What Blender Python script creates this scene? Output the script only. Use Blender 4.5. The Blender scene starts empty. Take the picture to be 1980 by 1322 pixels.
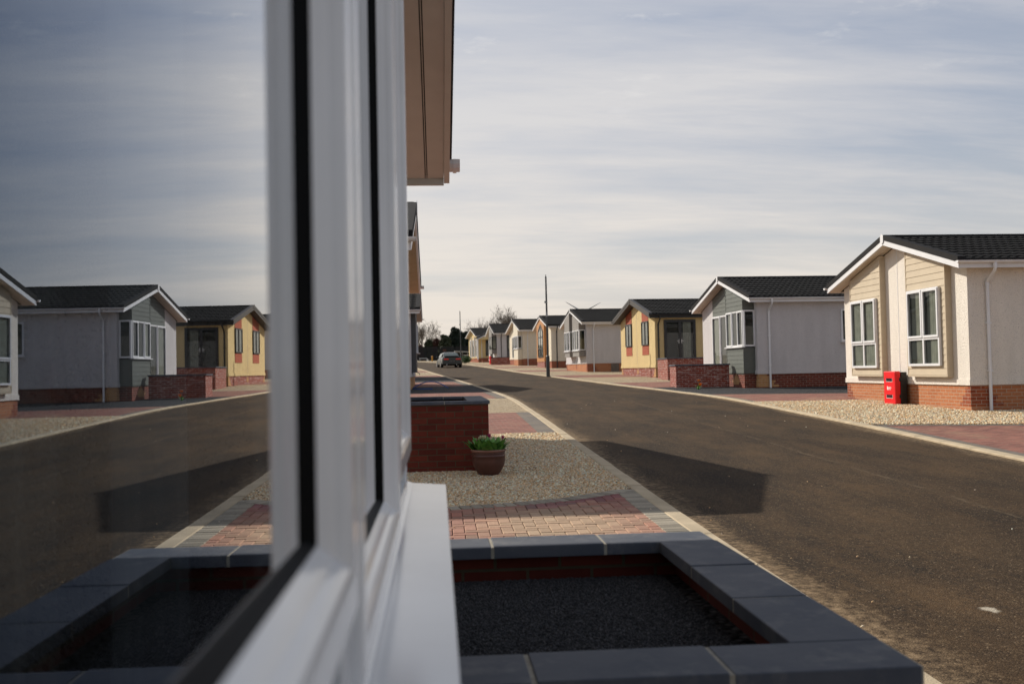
import bpy, bmesh, math, random
import numpy as np
from mathutils import Vector, Matrix
random.seed(7); rng = np.random.default_rng(7)
SC = bpy.context.scene; COL = SC.collection
PI = math.pi
S = 0.0222; CAMZ = 1.5
def gz(y): return S*max(-30., min(y, 142.))

# ------------------------------------------------------------------ materials
def new_mat(name):
    m = bpy.data.materials.new(name); m.use_nodes = True
    nt = m.node_tree; nt.nodes.clear()
    out = nt.nodes.new('ShaderNodeOutputMaterial'); p = nt.nodes.new('ShaderNodeBsdfPrincipled')
    nt.links.new(p.outputs[0], out.inputs[0])
    return m, nt, p, out
def nd(nt, t, **kw):
    n = nt.nodes.new(t)
    for k, v in kw.items():
        if k in n.inputs: n.inputs[k].default_value = v
        else: setattr(n, k, v)
    return n
def c4(c): return (c[0], c[1], c[2], 1.0)
def mixc(nt, fac, a, b, mode='MIX'):
    n = nt.nodes.new('ShaderNodeMix'); n.data_type = 'RGBA'; n.blend_type = mode
    for i, v in ((0, fac), (6, a), (7, b)):
        if hasattr(v, 'links') or isinstance(v, bpy.types.NodeSocket): nt.links.new(v, n.inputs[i])
        elif i == 0: n.inputs[0].default_value = v
        else: n.inputs[i].default_value = c4(v)
    return n.outputs[2]
def math_(nt, op, a, b=None, c=None):
    n = nt.nodes.new('ShaderNodeMath'); n.operation = op
    for i, v in enumerate((a, b, c)):
        if v is None: continue
        if isinstance(v, bpy.types.NodeSocket): nt.links.new(v, n.inputs[i])
        else: n.inputs[i].default_value = v
    return n.outputs[0]
def ramp(nt, src, stops):
    n = nt.nodes.new('ShaderNodeValToRGB'); e = n.color_ramp.elements
    while len(e) < len(stops): e.new(0.5)
    for el, (p, c) in zip(e, stops):
        el.position = p; el.color = c4(c) if len(c) == 3 else c
    nt.links.new(src, n.inputs[0]); return n.outputs[0]
def coords(nt, kind='Object', scale=(1,1,1), rot=(0,0,0)):
    t = nt.nodes.new('ShaderNodeTexCoord'); mp = nt.nodes.new('ShaderNodeMapping')
    mp.inputs['Scale'].default_value = scale; mp.inputs['Rotation'].default_value = rot
    nt.links.new(t.outputs[kind], mp.inputs[0]); return mp.outputs[0]
def noise(nt, vec, scale, detail=4, rough=.55):
    n = nd(nt, 'ShaderNodeTexNoise'); n.inputs['Scale'].default_value = scale
    n.inputs['Detail'].default_value = detail; n.inputs['Roughness'].default_value = rough
    nt.links.new(vec, n.inputs['Vector']); return n.outputs[0]
def bump(nt, p, h, strength, dist):
    b = nt.nodes.new('ShaderNodeBump'); b.inputs['Strength'].default_value = strength; b.inputs['Distance'].default_value = dist
    nt.links.new(h, b.inputs['Height']); nt.links.new(b.outputs[0], p.inputs['Normal'])
def sc(c, k): return tuple(min(1, max(0, v*k)) for v in c)

def mat_plain(name, col, rough=.5, var=.12, scale=6, bmp=0, spec=.5, metal=0, bscale=60):
    m, nt, p, o = new_mat(name)
    v = coords(nt); n = noise(nt, v, scale, 5)
    nt.links.new(mixc(nt, ramp(nt, n, [(.3, (0,0,0)), (.7, (1,1,1))]), sc(col, 1-var), sc(col, 1+var*.5)), p.inputs['Base Color'])
    p.inputs['Roughness'].default_value = rough; p.inputs['Specular IOR Level'].default_value = spec; p.inputs['Metallic'].default_value = metal
    if bmp: bump(nt, p, noise(nt, v, bscale, 3), bmp, .01)
    return m
def mat_render(name, col):
    # spar-dash masonry render: small pits and grains, faint streaks of weather
    m, nt, p, o = new_mat(name)
    v = coords(nt)
    vo = nd(nt, 'ShaderNodeTexVoronoi'); vo.inputs['Scale'].default_value = 38; nt.links.new(v, vo.inputs['Vector'])
    n1 = noise(nt, v, 52, 4, .65); n2 = noise(nt, coords(nt, 'Object', (3, 3, .5)), 1.2, 5)
    c = mixc(nt, ramp(nt, n2, [(.35, (0,0,0)), (.75, (1,1,1))]), sc(col, 1.04), sc(col, .93))
    c = mixc(nt, ramp(nt, n1, [(.34, (1,1,1)), (.43, (0,0,0))]), c, sc(col, .60))
    nt.links.new(c, p.inputs['Base Color']); p.inputs['Roughness'].default_value = .9; p.inputs['Specular IOR Level'].default_value = .2
    h = math_(nt, 'ADD', n1, math_(nt, 'MULTIPLY', vo.outputs['Distance'], .5))
    bump(nt, p, h, .9, .02)
    return m
def mat_brick(name, a, b, mortar=(.46, .39, .30), efflo=.0, dark=None):
    m, nt, p, o = new_mat(name)
    uv = nd(nt, 'ShaderNodeTexCoord').outputs['UV']
    br = nd(nt, 'ShaderNodeTexBrick'); nt.links.new(uv, br.inputs['Vector'])
    for k, v in (('Scale', 1), ('Brick Width', .225), ('Row Height', .075), ('Mortar Size', .0055), ('Mortar Smooth', .12), ('Bias', -.1)): br.inputs[k].default_value = v
    br.inputs['Color1'].default_value = c4(a); br.inputs['Color2'].default_value = c4(b); br.inputs['Mortar'].default_value = c4(mortar)
    n = noise(nt, uv, 14, 6, .7); n2 = noise(nt, uv, 2.2, 4, .6)
    c = mixc(nt, .75, br.outputs['Color'], ramp(nt, n, [(.25, (.62,.6,.6)), (.75, (1.0,1.0,1.0))]), 'MULTIPLY')
    if efflo:
        mk = math_(nt, 'MULTIPLY', ramp(nt, noise(nt, coords(nt, 'UV', (1, 4, 1)), 3.2, 6, .7), [(.5, (0,0,0)), (.75, (1,1,1))]), efflo)
        c = mixc(nt, mk, c, (.72, .66, .6))
    nt.links.new(c, p.inputs['Base Color']); p.inputs['Roughness'].default_value = .85; p.inputs['Specular IOR Level'].default_value = .25
    h = math_(nt, 'ADD', math_(nt, 'MULTIPLY', br.outputs['Fac'], -1.0), math_(nt, 'MULTIPLY', n, .35))
    bump(nt, p, h, .7, .008)
    return m
def mat_attr(name, rough=.8, noise_scale=90, var=.25, bmp=.3, spec=.3):
    m, nt, p, o = new_mat(name)
    a = nd(nt, 'ShaderNodeAttribute'); a.attribute_name = 'Col'
    v = coords(nt); n = noise(nt, v, noise_scale, 3, .6)
    c = mixc(nt, 1.0, a.outputs['Color'], ramp(nt, n, [(.25, (1-var,)*3), (.75, (1,1,1))]), 'MULTIPLY')
    nt.links.new(c, p.inputs['Base Color']); p.inputs['Roughness'].default_value = rough; p.inputs['Specular IOR Level'].default_value = spec
    if bmp: bump(nt, p, n, bmp, .004)
    return m
def mat_gravel(name, cols, scale, bstr=1.0, bdist=.02):
    m, nt, p, o = new_mat(name)
    v = coords(nt)
    vo = nd(nt, 'ShaderNodeTexVoronoi'); vo.inputs['Scale'].default_value = scale; nt.links.new(v, vo.inputs['Vector'])
    sep = nd(nt, 'ShaderNodeSeparateColor'); nt.links.new(vo.outputs['Color'], sep.inputs[0])
    k = len(cols); c = ramp(nt, sep.outputs[0], [(i/(k-1), cc) for i, cc in enumerate(cols)])
    big = noise(nt, v, .9, 5, .6)
    c = mixc(nt, .5, c, ramp(nt, big, [(.3, (.72,.70,.66)), (.7, (1,1,1))]), 'MULTIPLY')
    c = mixc(nt, ramp(nt, vo.outputs['Distance'], [(.42, (0,0,0)), (.75, (1,1,1))]), c, sc(cols[0], .35))
    nt.links.new(c, p.inputs['Base Color']); p.inputs['Roughness'].default_value = .85; p.inputs['Specular IOR Level'].default_value = .2
    bump(nt, p, math_(nt, 'MULTIPLY', vo.outputs['Distance'], -1.0), bstr, bdist)
    return m
def mat_paver(name, a, b, mortar, bw=.2, rh=.1, rot=0, dirt=(.36,.26,.16)):
    m, nt, p, o = new_mat(name)
    v = coords(nt, 'Object', (1,1,1), (0,0,rot))
    br = nd(nt, 'ShaderNodeTexBrick'); nt.links.new(v, br.inputs['Vector'])
    for k, q in (('Scale', 1), ('Brick Width', bw), ('Row Height', rh), ('Mortar Size', .006), ('Mortar Smooth', .2), ('Bias', 0)): br.inputs[k].default_value = q
    br.inputs['Color1'].default_value = c4(a); br.inputs['Color2'].default_value = c4(b); br.inputs['Mortar'].default_value = c4(mortar)
    n = noise(nt, v, 1.1, 6, .65); n2 = noise(nt, v, 40, 4)
    c = mixc(nt, ramp(nt, n, [(.5, (0,0,0)), (.8, (.7,.7,.7))]), br.outputs['Color'], dirt)
    c = mixc(nt, .6, c, ramp(nt, n2, [(.3, (.7,.7,.7)), (.7, (1,1,1))]), 'MULTIPLY')
    nt.links.new(c, p.inputs['Base Color']); p.inputs['Roughness'].default_value = .85; p.inputs['Specular IOR Level'].default_value = .25
    bump(nt, p, math_(nt, 'MULTIPLY', br.outputs['Fac'], -1.0), .5, .006)
    return m
def glass_fac(nt, ior=1.5):
    R = nd_fres(nt)
    return math_(nt, 'DIVIDE', math_(nt, 'MULTIPLY', R, 4.0), math_(nt, 'ADD', math_(nt, 'MULTIPLY', R, 3.0), 1.0))
def nd_fres(nt):
    g = nd(nt, 'ShaderNodeNewGeometry'); d = nd(nt, 'ShaderNodeVectorMath'); d.operation = 'DOT_PRODUCT'
    nt.links.new(g.outputs['Normal'], d.inputs[0]); nt.links.new(g.outputs['Incoming'], d.inputs[1])
    c = math_(nt, 'ABSOLUTE', d.outputs['Value']); q = math_(nt, 'POWER', math_(nt, 'SUBTRACT', 1.0, c), 5.0)
    return math_(nt, 'ADD', math_(nt, 'MULTIPLY', q, .957), .043)
def mat_glass(name, tint=(.70,.74,.72), double=True):
    m = bpy.data.materials.new(name); m.use_nodes = True; nt = m.node_tree; nt.nodes.clear()
    o = nd(nt, 'ShaderNodeOutputMaterial'); t = nd(nt, 'ShaderNodeBsdfTransparent'); g = nd(nt, 'ShaderNodeBsdfGlossy')
    t.inputs[0].default_value = c4(tint); g.inputs['Roughness'].default_value = .0; q_ = math_(nt, 'MINIMUM', math_(nt, 'MULTIPLY', nd_fres(nt), 2.6), 1.0)
    nt.links.new(mixc(nt, q_, (.44,.57,.78) if double else (.9,.93,.97), (.97,.98,.99)), g.inputs['Color'])
    mx = nd(nt, 'ShaderNodeMixShader'); nt.links.new(glass_fac(nt) if double else nd_fres(nt), mx.inputs[0])
    nt.links.new(t.outputs[0], mx.inputs[1]); nt.links.new(g.outputs[0], mx.inputs[2]); nt.links.new(mx.outputs[0], o.inputs[0])
    return m

M = {}
M['white'] = mat_plain('white_upvc', (.74,.74,.75), .28, .05, 3)
M['whiteframe'] = mat_plain('white_window_upvc', (.85,.85,.845), .12, .10, 3.5, spec=.6)
M['black_upvc'] = mat_plain('black_upvc', (.012,.013,.014), .35, .1)
M['brown_trim'] = mat_plain('brown_black_trim', (.045,.04,.037), .5, .15)
M['soffit'] = mat_plain('cream_soffit', (.60,.52,.42), .55, .06)
M['soffit_own'] = mat_plain('beige_soffit', (.55,.565,.54), .55, .08)
M['soffit_tan'] = mat_plain('tan_soffit', (.50,.37,.22), .55, .08)
M['soffit_dark'] = mat_plain('dark_soffit', (.05,.042,.038), .55, .1)
M['gasket'] = mat_plain('black_rubber', (.004,.004,.004), .6, .1, spec=.1)
M['tile'] = mat_plain('charcoal_roof_tile', (.026,.0255,.025), .8, .3, 3, .5, .07, bscale=120)
M['verge'] = mat_plain('charcoal_verge', (.019,.018,.018), .75, .2, 4, spec=.12)
M['cream_render'] = mat_render('cream_render', (.80,.74,.66))
M['white_render'] = mat_render('white_render', (.66,.635,.62))
M['grey_render'] = mat_render('pale_grey_render', (.60,.575,.57))
M['yellow_render'] = mat_render('yellow_render', (.66,.51,.26))
M['ivory_render'] = mat_render('ivory_render', (.72,.65,.52))
M['cream_board'] = mat_plain('beige_board', (.53,.44,.315), .55, .07, 4, .15, bscale=30)
M['green_board'] = mat_plain('green_grey_board', (.105,.115,.10), .55, .1, 4, .15, bscale=30)
M['grey_board'] = mat_plain('taupe_grey_board', (.235,.215,.195), .55, .1, 4, .15, bscale=30)
M['darkgrey_board'] = mat_plain('dark_grey_board', (.085,.085,.088), .55, .1, 4, .15, bscale=30)
M['ivory_panel'] = mat_plain('ivory_panel', (.68,.62,.50), .5, .05)
M['orange_wood'] = mat_plain('orange_wood', (.46,.20,.055), .5, .25, 12, .15)
M['red_wood'] = mat_plain('red_brown_wood', (.34,.050,.006), .75, .25, 12, .15)
M['hatch'] = mat_plain('grey_brown_board', (.16,.13,.11), .7, .3, 9)
M['brick_orange'] = mat_brick('orange_brick', (.52,.20,.085), (.44,.15,.06), (.50,.42,.31))
M['brick_red'] = mat_brick('red_brick', (.195,.038,.021), (.115,.021,.013), (.105,.08,.046))
M['brick_redwhite'] = mat_brick('red_brick_efflorescence', (.29,.048,.026), (.20,.030,.018), (.52,.43,.36), .75)
M['brick_darkred'] = mat_brick('dark_red_brick', (.22,.05,.03), (.12,.03,.02), (.36,.28,.22))
M['brick_buff'] = mat_brick('buff_brick', (.56,.31,.13), (.50,.25,.10), (.5,.4,.28))
M['brick_quoin'] = mat_brick('red_quoin_brick', (.34,.085,.035), (.26,.055,.025), (.46,.38,.29))
M['glass'] = mat_glass('window_glass')
M['glass_far'] = mat_glass('home_window_glass', (.72,.76,.73), False)
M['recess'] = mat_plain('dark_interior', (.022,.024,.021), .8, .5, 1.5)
M['curtain'] = mat_plain('curtain_cloth', (.30,.29,.25), .9, .25, 5)
def mat_slate():
    m, nt, p, o = new_mat('slate_coping'); v = coords(nt)
    c = mixc(nt, ramp(nt, noise(nt, v, 2.6, 6, .62), [(.30, (0,0,0)), (.70, (1,1,1))]), (.062,.073,.096), (.120,.125,.140))
    c = mixc(nt, ramp(nt, noise(nt, v, 9, 6, .7), [(.52, (0,0,0)), (.78, (.6,.6,.6))]), c, (.23,.225,.22))
    nt.links.new(c, p.inputs['Base Color']); p.inputs['Roughness'].default_value = .62; p.inputs['Specular IOR Level'].default_value = .15
    bump(nt, p, noise(nt, v, 30, 5, .6), .3, .004); return m
M['slate'] = mat_slate()
M['mortar'] = mat_plain('pale_mortar', (.34,.31,.25), .9, .25, 30, .5)
M['kerb'] = mat_plain('concrete_kerb', (.50,.41,.285), .9, .2, 3.5, .5, .2, bscale=90)
M['block'] = mat_attr('paving_block', .85, 60, .3, .4, .25)
M['stone'] = mat_attr('gravel_stone', .8, 120, .2, 0, .25)
M['jointsand'] = mat_plain('joint_sand', (.33,.25,.15), .95, .3, 20)
M['paver_red'] = mat_paver('red_block_paving', (.33,.135,.10), (.17,.065,.055), (.27,.20,.15))
M['paver_grey'] = mat_paver('grey_block_paving', (.20,.175,.15), (.14,.125,.11), (.20,.16,.12))
M['gravel_cream'] = mat_gravel('cream_gravel', [(.38,.27,.16),(.66,.53,.36),(.50,.39,.26),(.74,.65,.50),(.58,.43,.25),(.70,.60,.45)], 40)
M['gravel_dark'] = mat_gravel('dark_gravel', [(.030,.031,.034),(.075,.075,.08),(.045,.045,.048),(.13,.125,.125)], 36)
M['earth'] = mat_plain('bare_earth', (.30,.24,.16), .95, .3, .6, .5, .2, bscale=8)
M['red_plastic'] = mat_plain('red_plastic', (.78,.006,.010), .38, .04)
M['black_plastic'] = mat_plain('black_plastic', (.008,.008,.008), .45, .1)
M['smoke_window'] = mat_plain('smoked_window', (.02,.012,.02), .15, .1)
M['sticker'] = mat_plain('white_sticker', (.78,.74,.70), .5, .05)
M['metal_post'] = mat_plain('painted_steel', (.060,.064,.066), .5, .25, 3)
M['galv'] = mat_plain('galvanised_steel', (.32,.33,.33), .5, .2, 5)
M['turbine'] = mat_plain('pale_grey_blade', (.42,.44,.46), .5, .05)
M['terracotta'] = mat_plain('glazed_terracotta', (.105,.042,.030), .42, .25, 9)
M['terracotta_rim'] = mat_plain('terracotta_rim', (.30,.15,.11), .5, .2, 9)
M['soil'] = mat_plain('soil', (.03,.022,.015), .95, .4, 30)
M['leaf'] = mat_plain('tulip_leaf', (.14,.33,.065), .4, .35, 14)
M['stem'] = mat_plain('green_stem', (.09,.19,.05), .5, .2)
M['petal_white'] = mat_plain('cream_petal', (.78,.72,.50), .6, .1)
M['petal_pink'] = mat_plain('pink_petal', (.52,.06,.20), .6, .2)
M['petal_orange'] = mat_plain('orange_petal', (.85,.22,.01), .6, .2)
M['petal_red'] = mat_plain('red_petal', (.6,.02,.02), .6, .2)
M['blue_hose'] = mat_plain('blue_pipe', (.02,.075,.30), .4, .1)
M['black_hose'] = mat_plain('black_pipe', (.01,.01,.011), .5, .1)
M['bark'] = mat_plain('grey_bark', (.17,.145,.12), .9, .3, 3)
M['twig'] = mat_plain('brown_twig', (.17,.14,.11), .9, .3, 3)
M['conifer'] = mat_plain('dark_conifer', (.014,.026,.012), .8, .5, .9)
M['hedge'] = mat_plain('olive_shrub', (.045,.055,.020), .8, .5, .9)
M['russet'] = mat_plain('russet_shrub', (.11,.045,.028), .8, .5, .9)
M['box'] = mat_plain('green_bush', (.05,.105,.025), .7, .5, 5)
M['fence'] = mat_plain('dark_fence', (.010,.010,.011), .7, .3, 3)
M['bollard'] = mat_plain('orange_yellow_paint', (.55,.25,.02), .5, .15)
M['tyre'] = mat_plain('tyre', (.012,.012,.012), .8, .1)
M['alloy'] = mat_plain('alloy', (.55,.56,.57), .3, .1, metal=.8)
M['carpaint'] = mat_plain('dark_green_grey_paint', (.036,.046,.046), .2, .05, metal=.2, spec=.6)
M['carglass'] = mat_plain('car_glass', (.10,.13,.125), .08, .05, spec=1.0)
M['plate'] = mat_plain('number_plate', (.22,.22,.21), .4, .1)
m_, nt_, p_, o_ = new_mat('tail_light'); p_.inputs['Base Color'].default_value = (.75,.02,.015,1); p_.inputs['Roughness'].default_value = .2
p_.inputs['Emission Color'].default_value = (1,.05,.03,1); p_.inputs['Emission Strength'].default_value = .08; M['tail'] = m_

SEAM = (.02, 4.70)
def mat_road():
    m, nt, p, o = new_mat('dusty_asphalt')
    v = coords(nt); v2 = coords(nt, 'Object', (1, .22, 1), (0, 0, .04))
    a = nd(nt, 'ShaderNodeAttribute'); a.attribute_name = 'edge'
    vo = nd(nt, 'ShaderNodeTexVoronoi'); vo.inputs['Scale'].default_value = 110; nt.links.new(v, vo.inputs['Vector'])
    sep = nd(nt, 'ShaderNodeSeparateColor'); nt.links.new(vo.outputs['Color'], sep.inputs[0])
    base = ramp(nt, sep.outputs[0], [(0, (.009,.0066,.0045)), (.5, (.023,.0165,.011)), (.82, (.046,.0325,.021)), (.97, (.09,.066,.043)), (1, (.26,.20,.14))])
    n1 = noise(nt, v2, 2.2, 8, .7); n2 = noise(nt, v, 16, 6, .75); n3 = noise(nt, v, .55, 5, .6)
    d = math_(nt, 'ADD', math_(nt, 'MULTIPLY', n1, .55), math_(nt, 'MULTIPLY', n2, .45))
    dm = ramp(nt, d, [(.38, (0,0,0)), (.66, (1,1,1))])
    dm = math_(nt, 'MULTIPLY', dm, ramp(nt, n3, [(.3, (.2,)*3), (.68, (.95,)*3)]))
    c = mixc(nt, dm, base, (.118,.073,.036))
    big = noise(nt, coords(nt, 'Object', (1, .16, 1), (0,0,.03)), .9, 5, .6)
    c = mixc(nt, .75, c, ramp(nt, big, [(.32, (.70,.63,.54)), (.5, (1.0,.94,.84)), (.68, (1.0,.93,.80))]), 'MULTIPLY')
    # sandy dust swept against the kerbs
    e = math_(nt, 'ADD', math_(nt, 'MULTIPLY', a.outputs['Fac'], -1.6), math_(nt, 'MULTIPLY', math_(nt, 'ADD', n1, n2), .95))
    ef = ramp(nt, e, [(.44, (0,0,0)), (.98, (1,1,1))])
    c = mixc(nt, math_(nt, 'MULTIPLY', math_(nt, 'MULTIPLY', ef, ramp(nt, n2, [(.36, (.1,.1,.1)), (.62, (1,1,1))])), .8), c, (.33,.235,.14))
    fl = math_(nt, 'MULTIPLY', ramp(nt, noise(nt, coords(nt, 'Object', (1,.6,1)), 34, 5, .8), [(.56, (0,0,0)), (.68, (1,1,1))]), ramp(nt, n1, [(.40, (.05,.05,.05)), (.66, (.7,.7,.7))]))
    c = mixc(nt, fl, c, (.21,.15,.09))
    # long construction seam and one splash of dried cement
    tcx = nd(nt, 'ShaderNodeTexCoord'); sp = nd(nt, 'ShaderNodeSeparateXYZ'); nt.links.new(tcx.outputs['Object'], sp.inputs[0])
    wob = math_(nt, 'MULTIPLY', math_(nt, 'SUBTRACT', noise(nt, v, 1.3, 6, .7), .5), .28)
    f_ = math_(nt, 'ADD', math_(nt, 'MULTIPLY_ADD', sp.outputs[1], SEAM[0], SEAM[1]), wob)
    sd = math_(nt, 'ABSOLUTE', math_(nt, 'SUBTRACT', sp.outputs[0], f_))
    sm = math_(nt, 'MULTIPLY', ramp(nt, sd, [(.004, (1,1,1)), (.035, (0,0,0))]), ramp(nt, noise(nt, v, 3.5, 5, .7), [(.42, (0,0,0)), (.6, (.5,.5,.5))]))
    c = mixc(nt, sm, c, (.17,.125,.08))
    dx = math_(nt, 'SUBTRACT', sp.outputs[0], 3.05); dy = math_(nt, 'SUBTRACT', sp.outputs[1], 5.38)
    rr = math_(nt, 'SQRT', math_(nt, 'ADD', math_(nt, 'MULTIPLY', dx, dx), math_(nt, 'MULTIPLY', math_(nt, 'MULTIPLY', dy, dy), .5)))
    spl = ramp(nt, math_(nt, 'ADD', rr, math_(nt, 'MULTIPLY', n2, .12)), [(.085, (1,1,1)), (.11, (0,0,0))])
    c = mixc(nt, spl, c, (.42,.37,.29))
    nt.links.new(c, p.inputs['Base Color']); p.inputs['Roughness'].default_value = .85; p.inputs['Specular IOR Level'].default_value = .15
    bump(nt, p, math_(nt, 'ADD', math_(nt, 'MULTIPLY', vo.outputs['Distance'], -.6), n2), .8, .008)
    return m
M['road'] = mat_road()

# ------------------------------------------------------------------ mesh builder
class MB:
    def __init__(s): s.v = []; s.f = []; s.mi = []; s.cur = 0; s.col = None; s.fc = []
    def add(s, vs, fs):
        b = len(s.v); s.v += [tuple(map(float, q)) for q in vs]
        for f in fs: s.f.append([b+i for i in f]); s.mi.append(s.cur); s.fc.append(s.col)
        return s
    def box(s, x0, x1, y0, y1, z0, z1):
        x0,x1 = sorted((x0,x1)); y0,y1 = sorted((y0,y1)); z0,z1 = sorted((z0,z1))
        return s.add([(x0,y0,z0),(x1,y0,z0),(x1,y1,z0),(x0,y1,z0),(x0,y0,z1),(x1,y0,z1),(x1,y1,z1),(x0,y1,z1)],
              [(0,3,2,1),(4,5,6,7),(0,1,5,4),(1,2,6,5),(2,3,7,6),(3,0,4,7)])
    def prism(s, poly, to3, d0, d1):
        n = len(poly); vs = [to3(u, w, d0) for u, w in poly]+[to3(u, w, d1) for u, w in poly]
        return s.add(vs, [list(range(n))[::-1], list(range(n, 2*n))]+[(i, (i+1) % n, n+(i+1) % n, n+i) for i in range(n)])
    def tube(s, path, r, n=8, cap=True):
        path = [Vector(p) for p in path]; rs = r if isinstance(r, (list, tuple)) else [r]*len(path)
        b = len(s.v); prev = None
        for i, p in enumerate(path):
            t = (path[min(i+1, len(path)-1)]-path[max(i-1, 0)]).normalized()
            a = prev if prev is not None else (Vector((0,0,1)) if abs(t.z) < .9 else Vector((1,0,0)))
            u = t.cross(a).normalized(); w = u.cross(t).normalized(); prev = w
            for k in range(n):
                q = p+(u*math.cos(2*PI*k/n)+w*math.sin(2*PI*k/n))*rs[i]; s.v.append(tuple(q))
        for i in range(len(path)-1):
            for k in range(n):
                s.f.append([b+i*n+k, b+i*n+(k+1) % n, b+(i+1)*n+(k+1) % n, b+(i+1)*n+k]); s.mi.append(s.cur); s.fc.append(s.col)
        if cap:
            s.f.append([b+k for k in range(n)][::-1]); s.mi.append(s.cur); s.fc.append(s.col)
            e = b+(len(path)-1)*n; s.f.append([e+k for k in range(n)]); s.mi.append(s.cur); s.fc.append(s.col)
        return s
    def lathe(s, prof, n=32, c=(0,0,0)):
        b = len(s.v)
        for r, z in prof:
            for k in range(n): s.v.append((c[0]+r*math.cos(2*PI*k/n), c[1]+r*math.sin(2*PI*k/n), c[2]+z))
        for i in range(len(prof)-1):
            for k in range(n):
                s.f.append([b+i*n+k, b+i*n+(k+1) % n, b+(i+1)*n+(k+1) % n, b+(i+1)*n+k]); s.mi.append(s.cur); s.fc.append(s.col)
        return s
    def build(s, name, mat, parent=None, smooth=False, bevel=0, recalc=True):
        me = bpy.data.meshes.new(name); me.from_pydata(s.v, [], s.f)
        mats = mat if isinstance(mat, (list, tuple)) else [mat]
        for m in mats: me.materials.append(m)
        me.polygons.foreach_set('material_index', s.mi)
        if recalc:
            bm = bmesh.new(); bm.from_mesh(me); bmesh.ops.recalc_face_normals(bm, faces=bm.faces); bm.to_mesh(me); bm.free()
        uv = me.uv_layers.new(name='UVMap').data
        for pl in me.polygons:
            n = pl.normal; ax = max(range(3), key=lambda i: abs(n[i]))
            for li in pl.loop_indices:
                q = me.vertices[me.loops[li].vertex_index].co
                uv[li].uv = (q.y, q.z) if ax == 0 else ((q.x, q.z) if ax == 1 else (q.x, q.y))
        if s.fc and s.fc[0] is not None:
            ca = me.color_attributes.new('Col', 'FLOAT_COLOR', 'CORNER').data
            for pl in me.polygons:
                c = s.fc[pl.index]
                for li in pl.loop_indices: ca[li].color = (c[0], c[1], c[2], 1)
        if smooth: me.polygons.foreach_set('use_smooth', [True]*len(me.polygons))
        o = bpy.data.objects.new(name, me); COL.objects.link(o)
        if parent: o.parent = parent
        if bevel:
            b = o.modifiers.new('bevel', 'BEVEL'); b.width = bevel; b.segments = 2; b.limit_method = 'ANGLE'; b.angle_limit = .6
        return o
def tag(o, label=None, cat=None, group=None, kind=None):
    if label: o['label'] = label
    if cat: o['category'] = cat
    if group: o['group'] = group
    if kind: o['kind'] = kind
    return o
def thing(name, label, cat, loc, rotz=0, group=None):
    o = bpy.data.objects.new(name, None); COL.objects.link(o); o.location = loc; o.rotation_euler = (0, 0, rotz)
    o.empty_display_size = .3
    return tag(o, label, cat, group)

# ------------------------------------------------------------------ camera, light, sky
F = 1925.; yaw = math.atan((990-845)/F); pit = math.atan((716-661)/F); roll = .02
fw = Vector((math.sin(yaw)*math.cos(pit), math.cos(yaw)*math.cos(pit), math.sin(pit)))
rt = Vector((math.cos(yaw), -math.sin(yaw), 0)); up = rt.cross(fw)
R_ = rt*math.cos(roll)-up*math.sin(roll); U_ = rt*math.sin(roll)+up*math.cos(roll)
cam = bpy.data.cameras.new('camera'); co = bpy.data.objects.new('camera', cam); COL.objects.link(co)
mt = Matrix((R_, U_, -fw)).transposed().to_4x4(); mt.translation = (0, 0, CAMZ); co.matrix_world = mt
cam.sensor_width = 36; cam.lens = 35.0*1925/1925; cam.clip_start = .01; cam.clip_end = 6000
cam.dof.use_dof = True; cam.dof.focus_distance = 9.5; cam.dof.aperture_fstop = 4.8
SC.camera = co
SUN = Vector((-1.04, 1.08, 1.0)).normalized(); EL = math.asin(SUN.z); AZ = math.atan2(SUN.x, SUN.y)
sl = bpy.data.lights.new('sun', 'SUN'); sl.energy = 5.0; sl.angle = math.radians(.55); sl.color = (1, .93, .82)
so = bpy.data.objects.new('sun', sl); COL.objects.link(so); so.rotation_euler = SUN.to_track_quat('Z', 'Y').to_euler(); so.location = (-30, 30, 30)
w = bpy.data.worlds.new('World'); SC.world = w; w.use_nodes = True; nt = w.node_tree; nt.nodes.clear()
wo = nd(nt, 'ShaderNodeOutputWorld'); bg = nd(nt, 'ShaderNodeBackground'); nt.links.new(bg.outputs[0], wo.inputs[0])
sky = nd(nt, 'ShaderNodeTexSky'); sky.sky_type = 'NISHITA'; sky.sun_disc = False; sky.sun_elevation = EL; sky.sun_rotation = AZ
sky.air_density = 1.0; sky.dust_density = 1.6; sky.ozone_density = 1.0
tc = nd(nt, 'ShaderNodeTexCoord'); sx = nd(nt, 'ShaderNodeSeparateXYZ'); nt.links.new(tc.outputs['Generated'], sx.inputs[0])
zz = math_(nt, 'MAXIMUM', sx.outputs[2], 0.0); den = math_(nt, 'ADD', zz, .16)
cx = nd(nt, 'ShaderNodeCombineXYZ'); nt.links.new(math_(nt, 'DIVIDE', sx.outputs[0], den), cx.inputs[0]); nt.links.new(math_(nt, 'DIVIDE', sx.outputs[1], den), cx.inputs[1])
def wmap(scale, rot, loc=(0,0,0)):
    mp = nd(nt, 'ShaderNodeMapping'); mp.inputs['Scale'].default_value = scale; mp.inputs['Rotation'].default_value = (0,0,rot); mp.inputs['Location'].default_value = loc
    nt.links.new(cx.outputs[0], mp.inputs[0]); return mp.outputs[0]
def wnoise(vec, s, d, r, dist=.0):
    n = nd(nt, 'ShaderNodeTexNoise'); n.inputs['Scale'].default_value = s; n.inputs['Detail'].default_value = d; n.inputs['Roughness'].default_value = r; n.inputs['Distortion'].default_value = dist
    nt.links.new(vec, n.inputs['Vector']); return n.outputs[0]
na = wnoise(wmap((.40, 1.15, 1), .42, (1.3, .4, 0)), 1.0, 5, .5, .4)
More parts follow.
